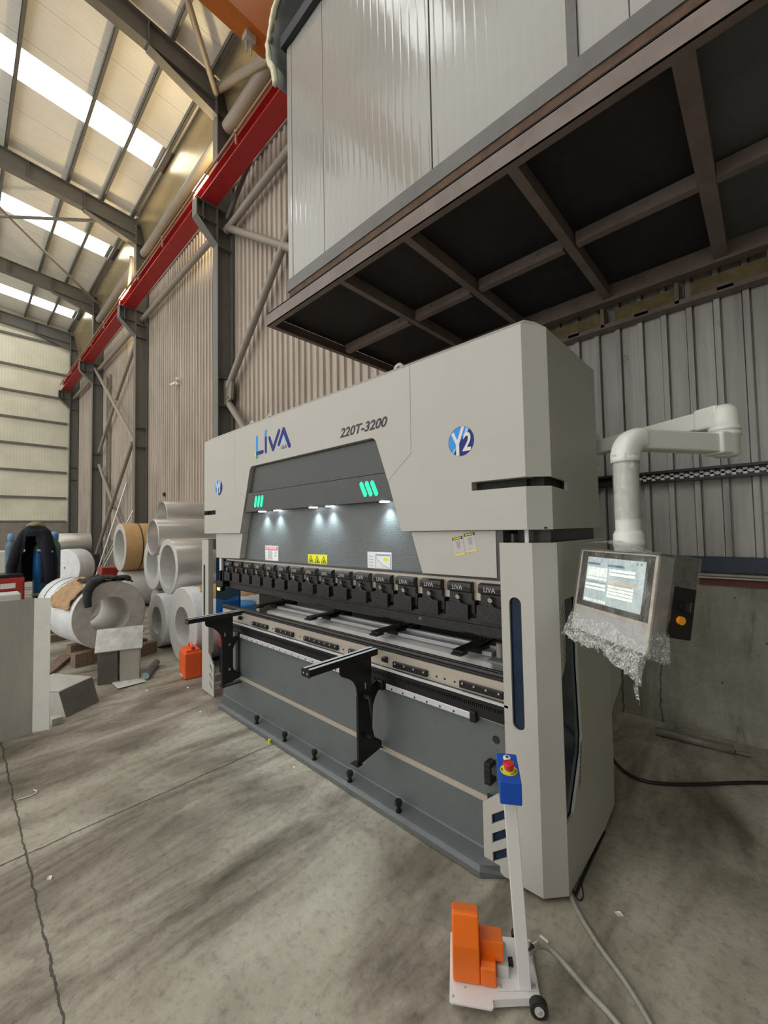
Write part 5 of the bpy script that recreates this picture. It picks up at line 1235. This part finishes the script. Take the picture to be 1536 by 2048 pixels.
coil((-6.13, 2.05, 1.225), Yx, .385, .30, 1.1, alucoil, coilgrey, 'bright thick-walled coil resting on the two floor coils')
coil((-8.60, 2.60, 1.12), Yx, .50, .32, 0.9, coilgrey, coilgrey, 'big grey coil partly hidden behind the bright tubes of the stack')
coil((-6.76, 2.05, 1.635), Yx, .277, .245, 1.6, alucoil, alucoil, 'thin-walled bright aluminium tube coil, second from the top of the stack')
coil((-7.62, 2.45, 1.98), Yx, .27, .25, 1.6, alucoil, alucoil, 'thin-walled bright aluminium tube coil on the very top of the stack')
coil((-10.85, 2.60, 1.385), Yx, .545, .40, 1.25, kraft, coilgrey, 'coil wrapped in brown paper with a dark strap', bands=1)
coil((-10.85, 2.62, .425), Yx, .42, .25, 1.2, coilgrey, coilgrey, 'grey coil under the brown-wrapped coil')
coil((-7.50, 2.75, 1.25), Yx, .44, .28, 1.2, coilgrey, coilgrey, 'grey coil inside the stack under the topmost tube')
coil((-8.70, 2.70, .31), Yx, .31, .2, 1.0, coilgrey, coilgrey, 'low grey coil at the bottom of the stack, left of the floor coils')
coil((-7.62, 2.70, .40), Yx, .40, .25, 1.2, coilgrey, coilgrey, 'grey coil at the bottom of the stack, behind the two floor coils')
AF = Vector((-.986, -.15, 0)).normalized()
coil((-6.39, 1.44, .625), AF, .44, .235, .95, wrapwhite, steelcoil, 'big coil with dull grey end face, draped with cloths, on timbers', bands=0)
coil((-8.25, 1.52, .53), AF, .42, .22, .9, wrapwhite, coilgrey, 'white-wrapped coil behind the cloth-draped coil', bands=2)
coil((-16.5, 2.25, 1.40), Yx, .34, .25, .85, alucoil, alucoil, 'bright silver coil lying high up at the back left, beside the gas cylinders')
coil((-13.85, 2.05, .80), (-.55, .83, 0), .50, .03, .45, wrapwhite, wrapwhite, 'white-wrapped drum behind the gas cylinders')
tag(build('dark_crate', MB().box(-17.0, -15.6, 2.15, 3.2, 0, 1.055), anth, bev=.03), 'dark covered crate under the bright silver coil', 'crate')
tag(build('timber_cradle', MB().box(-14.6, -13.4, 1.9, 2.7, 0, .30), wood, bev=.01), 'timber cradle under the white-wrapped drum', 'timber')
def timber(c, d, Ln, w_, h, label, lift=0):
    d = Vector(d).normalized(); s_ = Vector((-d.y, d.x, 0))
    tag(build('timber', MB().obox((c[0], c[1], lift + h / 2), (d, s_, Ez), (Ln / 2, w_ / 2, h / 2)), wood, bev=.006), label, 'timber', None)
timber((-6.62, 1.50), (.15, -.98, 0), .88, .16, .17, 'dark timber under the front of the cloth-draped coil')
timber((-7.15, 1.48), (.15, -.98, 0), .76, .16, .17, 'dark timber under the back of the cloth-draped coil')
timber((-6.60, .86), (-.91, .42, 0), 1.2, .16, .05, 'wide plank lying on the floor before the coil timbers')
timber((-6.15, .40), (-.91, .30, 0), 1.0, .24, .06, 'wide pale plank behind the folded steel channel')
timber((-6.4, 1.75), (-.3, .95, 0), .5, .14, .16, 'dark timber chock between the coils')
timber((-8.45, 1.5), (.15, -.98, 0), .9, .14, .11, 'dark timber under the white-wrapped rear coil')
timber((-8.95, 1.42), (.15, -.98, 0), .9, .14, .11, 'second dark timber under the white-wrapped rear coil')
# cloths on the big coil
CF = Vector((-6.39, 1.44, .625)); SF = Vector((AF.y, -AF.x, 0))     # SF points to +y side
def drape(a0, a1, t0, t1, R0, seed, wob=.02, drop=0.0):
    def fn(u, v):
        t = t0 + (t1 - t0) * v + .05 * noise.noise(Vector((u * 3, seed, 0)))
        a = a0 + (a1 - a0) * u + .10 * noise.noise(Vector((v * 4, seed, 3)))
        rr = R0 + wob * (noise.noise(Vector((u * 7, v * 7, seed))) + .6 * noise.noise(Vector((u * 18, v * 5, seed + 4)))) + wob
        p = CF + AF * t + SF * math.cos(a) * rr + Ez * math.sin(a) * rr
        if t < 0: p = CF + SF * math.cos(a) * rr + Ez * (math.sin(a) * rr + t * 1.0) + AF * (-.022 - .01 * noise.noise(Vector((u * 9, v * 6, seed))))
        return p
    return MB().grid(fn, 34, 24)
sgn = 1 if SF.y > 0 else -1
def ang(deg): return math.radians(deg if sgn > 0 else 180 - deg)
c1 = tag(build('tan_cloth', drape(ang(100), ang(165), .08, .75, .455, 1.3, .022), cloth_tan), 'tan cloth draped over the left shoulder of the big coil', 'cloth')
c1.modifiers.new('t', 'SOLIDIFY').thickness = .012
c2 = tag(build('charcoal_jacket', drape(ang(58), ang(118), -.02, .45, .475, 5.1, .026), cloth_black), 'charcoal jacket thrown over the top of the big coil', 'jacket')
c2.modifiers.new('t', 'SOLIDIFY').thickness = .014
def sleeve(p):
    return MB().tube(p, [.055, .06, .055, .045, .04][:len(p)], 10)
def onF(deg, t, dr=.03): a = ang(deg); return CF + AF * t + SF * math.cos(a) * (.44 + dr) + Ez * math.sin(a) * (.44 + dr)
e = build('jacket_sleeve', sleeve([onF(100, .1), onF(118, .0, .04), onF(128, -.06, .03) - Ez * .02, onF(133, -.07, -.01) - Ez * .08, onF(135, -.07, -.04) - Ez * .13]), cloth_black, c2)
e = build('jacket_lining', MB().grid(lambda u, v: onF(104 + u * 22, .02 + v * .07 + .01 * math.sin(u * 9), .062), 10, 4), cloth_pink, c2)
tag(build('black_cap', MB().lathe(onF(62, .25, .05), (0, 0, 1), [(-.01, .12), (.02, .115), (.05, .08), (.06, 0)], 18), cloth_black), 'black cap lying on top of the big coil behind the jacket', 'cap')
# trestle, rod, folded sheets
tr = thing('steel_trestle', (-5.47, 1.32, 0), 'low steel trestle with a bent pale sheet on top, before the big coil', 'trestle')
dT = (Vector((-5.39, 1.51, 0)) - Vector((-5.54, 1.12, 0))).normalized(); nT = Vector((dT.y, -dT.x, 0))
c0 = Vector((-5.54, 1.12, 0))
for k, m_ in ((0, darksheet), (1, sheetmetal)):
    s0 = c0 + dT * (.005 + k * .215)
    build('support_block', MB().obox(s0 + dT * .095 - nT * .08 + Ez * .185, (dT, nT, Ez), (.095, .08, .185)), m_, tr, bev=.003)
pr = [(.03, .375), (-.10, .60), (-.13, .60), (-.22, .50), (-.22, .49), (-.13, .585), (-.10, .585), (.022, .365)]
q0 = c0 - dT * .0; mbp = MB(); n_ = len(pr)
mbp.add([q0 + dT * s + nT * (a) + Ez * b for s in (-.02, .44) for a, b in pr], [list(range(n_))[::-1], [i + n_ for i in range(n_)]] + [(i, (i + 1) % n_, (i + 1) % n_ + n_, i + n_) for i in range(n_)])
o = build('bent_sheet', mbp, mat('stained_bright_sheet', (.72, .71, .68), .3, .35, .45, 5), tr); recalc(o)
build('top_spacer', MB().obox(c0 + dT * .21 - nT * .09 + Ez * .405, (dT, nT, Ez), (.18, .05, .033)), darksheet, tr)
sheetlite = sheetwhite
t = thing('round_bar', (-5.6, 1.63, 0), 'short dark round bar with a pale blue end beside the trestle', 'bar')
d_ = Vector((-5.34, 1.47, .04)) - Vector((-5.93, 1.80, .04))
build('bar', MB().cyl((-5.77, 1.80, .045), (-5.315, 1.546, .045), .042), darksheet, t)
build('painted_end', MB().cyl((-5.315, 1.546, .045), (-5.310, 1.543, .045), .040), mat('pale_blue_paint', (.32, .50, .55), .6), t)
tag(build('crumpled_bag', MB().grid(lambda u, v: (-5.40 + u * .35 - .18, 1.30 + v * .28 - .05, .012 + .05 * max(0, noise.noise(Vector((u * 5, v * 5, 3)))) * math.sin(PI * u) * math.sin(PI * v)), 22, 18), cigm), 'crumpled pale plastic sheet on the floor before the trestle', 'bag')
ch = thing('folded_channel', (-5.1, .8, 0), 'folded sheet-steel channel, its hollow coloured dark as shade, lying on the floor behind the white-flanged panel', 'channel')
mbc = MB()
f0, f1, f2, f3 = Vector((-4.82, .76, 0)), Vector((-4.99, 1.02, 0)), Vector((-5.55, .55, 0)), Vector((-5.65, .80, 0))
def slab(mb, pts, th):
    P = [Vector(p) for p in pts]; n = (P[1] - P[0]).cross(P[2] - P[0]).normalized() * th
    mb.add(P + [p + n for p in P], [(3, 2, 1, 0), (4, 5, 6, 7), (0, 1, 5, 4), (1, 2, 6, 5), (2, 3, 7, 6), (3, 0, 4, 7)]); return mb
top_ = [Vector((-5.10, .55, .30)), Vector((-4.90, .80, .22)), Vector((-5.02, 1.0, .28)), Vector((-5.6, .7, .30))]
o = build('shaded_web_plate', slab(MB(), [(-4.82, .74, .004), (-5.00, 1.03, .004), (-5.10, .99, .235), (-4.93, .70, .215)], .004), darksheet, ch); recalc(o)  # dark sheet colour stands for the shaded hollow of the channel
o = build('side_plate', slab(MB(), [(-4.82, .74, .004), (-4.93, .70, .215), (-5.30, .42, .20), (-5.22, .45, .004)], .004), sheetmetal, ch); recalc(o)
o = build('top_plate', slab(MB(), [(-4.93, .70, .219), (-5.10, .99, .239), (-5.55, .74, .235), (-5.32, .41, .21)], .004), sheetmetal, ch); recalc(o)
tag(build('steel_offcut', MB().box(-4.80, -4.70, .62, .70, 0, .06), sheetmetal, bev=.004), 'small pale steel offcut at the foot of the white sheet', 'offcut')
sb = thing('sheet_metal_panel', (-4.68, .3, 0), 'tall folded sheet-metal panel with a flange coloured white as if lit, standing before the gas cylinders', 'sheet panel')
B0, B1, B2 = Vector((-4.62, .59, 0)), Vector((-4.672, .485, 0)), Vector((-4.76, -.9, 0))
def wallp(mb, a, b, z0, z1a, z1b, th):
    d = (b - a).normalized(); n = Vector((d.y, -d.x, 0)) * th
    mb.add([a + Ez * z0, b + Ez * z0, b + Ez * z1b, a + Ez * z1a, a + n + Ez * z0, b + n + Ez * z0, b + n + Ez * z1b, a + n + Ez * z1a], [(0, 1, 2, 3), (7, 6, 5, 4), (0, 4, 5, 1), (1, 5, 6, 2), (2, 6, 7, 3), (3, 7, 4, 0)]); return mb
o = build('lit_white_flange', wallp(MB(), B0, B1, .01, 1.145, 1.15, .003), sheetwhite, sb); recalc(o)
o = build('grey_web', wallp(MB(), B1, B2, .0, 1.15, 1.15, .003), sheetmetal, sb); recalc(o)
# canisters
def canister(c, w_, d_, h, rot, m_, label, lab2):
    t = thing('canister', c, label, 'canister'); cx, cy, cz_ = c
    X = Vector((math.cos(rot), math.sin(rot), 0)); Y_ = Vector((-math.sin(rot), math.cos(rot), 0))
    def q(a, b, z): return Vector(c) + X * a + Y_ * b + Ez * z
    build('body', MB().obox(q(0, 0, h * .42), (X, Y_, Ez), (w_ / 2, d_ / 2, h * .42)), m_, t, bev=.02, seg=3)
    build('shoulder', MB().obox(q(0, 0, h * .87), (X, Y_, Ez), (w_ * .42, d_ * .40, h * .04)), m_, t, bev=.012)
    build('handle', MB().tube([q(-w_ * .3, 0, h * .88), q(-w_ * .28, 0, h * .99), q(0, 0, h * 1.02), q(w_ * .2, 0, h * .98), q(w_ * .22, 0, h * .88)], .013, 8), m_, t)
    build('cap', MB().cyl(q(w_ * .35, 0, h * .9), q(w_ * .35, 0, h * .99), .022, n=14), redp, t)
    build('label_panel', MB().obox(q(-w_ / 2 - .001, 0, h * .42), (X, Y_, Ez), (.001, d_ * .36, h * .25)), jerrylabel, t)
    build('ribs', (lambda mb: [mb.obox(q(0, -d_ / 2 - .001, h * (.18 + .075 * k)), (X, Y_, Ez), (w_ * .40, .002, .004)) for k in range(8)] and mb)(MB()), lab2, t)
    build('small_sticker', MB().obox(q(0, -d_ / 2 - .002, h * .07), (X, Y_, Ez), (w_ * .18, .001, h * .035)), paper, t)
canister((-5.08, 1.96, 0), .30, .20, .36, -.15, jerry, 'bright orange plastic canister on the floor behind the left machine leg', jerry)
t = thing('plastic_drum', (-4.86, 2.45, 0), 'blue plastic drum with a red band behind the left machine column', 'drum')
build('drum_body', MB().lathe((-4.86, 2.45, 0), Ez, [(0, 0), (0, .22), (.30, .225), (.31, .23)], 24), mat('deep_blue_drum', (.01, .03, .10), .4), t)
build('red_band', MB().lathe((-4.86, 2.45, .31), Ez, [(0, .228), (.25, .228)], 24), redtool, t)
build('drum_top', MB().lathe((-4.86, 2.45, .56), Ez, [(0, .228), (.22, .225), (.25, .20), (.25, 0)], 24), mat('bright_blue_drum', (.03, .25, .62), .35), t)
# gas cylinders
def cylinder(c, h, m_body, m_sh, label, capm=bottlecap, r=.115):
    x, y = c
    t = thing('gas_cylinder', (x, y, 0), label, 'gas cylinder', 'gas cylinders')
    build('cylinder_body', MB().lathe((x, y, 0), Ez, [(0, 0), (0, r - .01), (.02, r), (h, r)], 24), m_body, t)
    build('shoulder', MB().lathe((x, y, h), Ez, [(0, r), (.08, r * .85), (.14, r * .5), (.16, r * .35)], 24), m_sh, t)
    build('valve_cap', MB().lathe((x, y, h + .15), Ez, [(0, .045), (.03, .075), (.14, .078), (.19, .055), (.21, 0)], 18), capm, t)
cylinder((-11.6, 1.28), 1.38, bottleblue, bottlegreen, 'bright blue gas cylinder with a green shoulder under the dark jacket')
cylinder((-12.12, 1.60), 1.42, bottlesteel, bottlegreen, 'blue-grey gas cylinder with a light blue cap, right of the jacket')
cylinder((-14.9, 1.045), 1.40, bottlesteel, bottlesteel, 'blue-grey gas cylinder with a light blue cap, left of the jacket')
jk = thing('work_jacket', (-11.55, 1.2, .6), 'dark navy work jacket hung over the blue gas cylinder', 'jacket')
JC = Vector((-11.52, 1.20, 0)); JV = Vector((-.75, -.66, 0)); JL = Vector((-.66, .75, 0)).normalized()   # JL: screen-right
JL = Vector((.42, .91, 0)); JD = Vector((.91, -.42, 0))   # right in view, toward viewer
def jack(u, v):
    a = 2 * PI * u
    prof = [(1.90, .10), (1.80, .22), (1.66, .29), (1.40, .34), (1.10, .37), (.85, .38), (.68, .36)]
    k = v * 6; i = min(5, int(k)); f = k - i
    z = prof[i][0] * (1 - f) + prof[i + 1][0] * f; w_ = prof[i][1] * (1 - f) + prof[i + 1][1] * f
    w2 = w_ * (1 + .08 * noise.noise(Vector((math.cos(a) * 2, math.sin(a) * 2, v * 4)))); d2 = (.20 if v > .15 else .13) * (1 + .2 * noise.noise(Vector((math.cos(a) * 4, math.sin(a) * 4, v * 5 + 3))))
    p = JC + JL * (math.cos(a) * w2) + JD * (math.sin(a) * d2); p.z = z + (.07 * noise.noise(Vector((a * 2, 3, 1))) if v > .9 else 0)
    return p
mbj = MB(); nu, nv = 40, 22
fr = []
vs_ = [jack(i / nu, j / nv) for j in range(nv + 1) for i in range(nu)]
for j in range(nv):
    for i in range(nu):
        u = (i + .5) / nu; v = (j + .5) / nv
        if abs(u - .25) < .035 + .05 * v and v > .30: continue     # the open front shows the cylinder
        fr.append((j * nu + i, j * nu + (i + 1) % nu, (j + 1) * nu + (i + 1) % nu, (j + 1) * nu + i))
mbj.add(vs_, fr, True)
jo = build('jacket_body', mbj, cloth_navy, jk); jo.modifiers.new('t', 'SOLIDIFY').thickness = .02
for s_, lab in ((-1, 0), (1, 1)):
    p0 = JC + JL * .17 * s_ + JD * .10; k_ = .5 if s_ < 0 else .35
    build('sleeve', MB().tube([p0 + Ez * 1.72, p0 + JL * .16 * k_ * s_ + JD * .05 + Ez * 1.45, p0 + JL * .34 * k_ * s_ + JD * .08 + Ez * 1.05, p0 + JL * .36 * k_ * s_ + JD * .08 + Ez * .66], [.08, .10, .085, .07], 12), cloth_navy, jk)
    build('reflective_stripe', MB().grid(lambda u, v: JC + JL * (s_ * (.10 + u * .26)) + JD * (.215 - .05 * u) + Ez * (1.36 - u * .04 * 1 + v * .04), 6, 1), reflect, jk)
tag(build('camouflage_cap', MB().lathe((-11.55, 1.22, 1.905), (.1, .15, 1), [(-.03, .17), (.02, .15), (.07, .09), (.09, 0)], 18), camo), 'olive camouflage cap on top of the dark work jacket', 'cap')
tag(build('strap', MB().lathe((-11.6, 1.28, .42), Ez, [(-.03, .123), (-.03, .13), (.03, .13), (.03, .123)], 24).tube([(-11.55, 1.39, .42), (-11.2, 1.62, .42), (-11.1, 1.75, .40)], .03, 6), yellowp), 'yellow webbing strap tied round the blue gas cylinder', 'strap')
tb = thing('tool_chest', (-11.1, .62, 0), 'red tool chest in front of the gas cylinders', 'tool chest')
build('chest_body', MB().box(-11.6, -10.9, .35, .98, .1, .86), redtool, tb, bev=.015)
build('drawer', MB().box(-10.9, -10.885, .38, .95, .62, .78), redtool, tb, bev=.004); build('drawer', MB().box(-10.9, -10.885, .38, .95, .42, .60), redtool, tb, bev=.004)
build('chest_tray', MB().box(-11.58, -10.92, .37, .96, .86, .93), black, tb, bev=.01)
build('paper_note', MB().box(-10.884, -10.882, .62, .84, .66, .76), paper, tb)
for x in (-11.5, -11.0):
    for y in (.42, .9): build('castor', MB().cyl((x, y - .02, .05), (x, y + .02, .05), .05, n=14), rubber, tb)
tag(build('bin', MB().box(-10.1, -9.6, .38, .82, 0, .68), whitebox, bev=.02), 'pale grey bin in front of the red tool chest', 'bin')
tag(build('red_tray', MB().box(-12.45, -11.95, 2.55, 2.95, .0, .03).prism([(-12.48, .86), (-11.92, .86), (-12.0, .66), (-12.4, .66)], 'xz', 2.5, 2.95).box(-12.35, -12.05, 2.6, 2.9, .03, .66), redtool, bev=.01), 'red tool tray left of the brown-wrapped coil', 'tray')
tag(build('pallet_box', MB().box(-19.0, -17.6, .9, 2.0, 0, 1.2), whitebox, bev=.02), 'pale box at the far left by the end wall', 'box')
tag(build('leaning_bar', MB().tube([(-15.1, 2.9, .02), (-14.75, 3.72, 3.3)], .022, 8), alu), 'slim silver bar leaning on the column beside the ladder, longest one', 'bar', 'bars leaning on the column')
tag(build('leaning_bar', MB().tube([(-14.9, 2.8, .02), (-14.72, 3.74, 2.2)], .018, 8), palepipe), 'short pale bar leaning on the column beside the ladder', 'bar', 'bars leaning on the column')
tag(build('leaning_bar', MB().tube([(-14.6, 2.8, .02), (-14.2, 3.76, 2.4)], .018, 8), alu), 'short silver bar leaning to the right on the column beside the ladder', 'bar', 'bars leaning on the column')
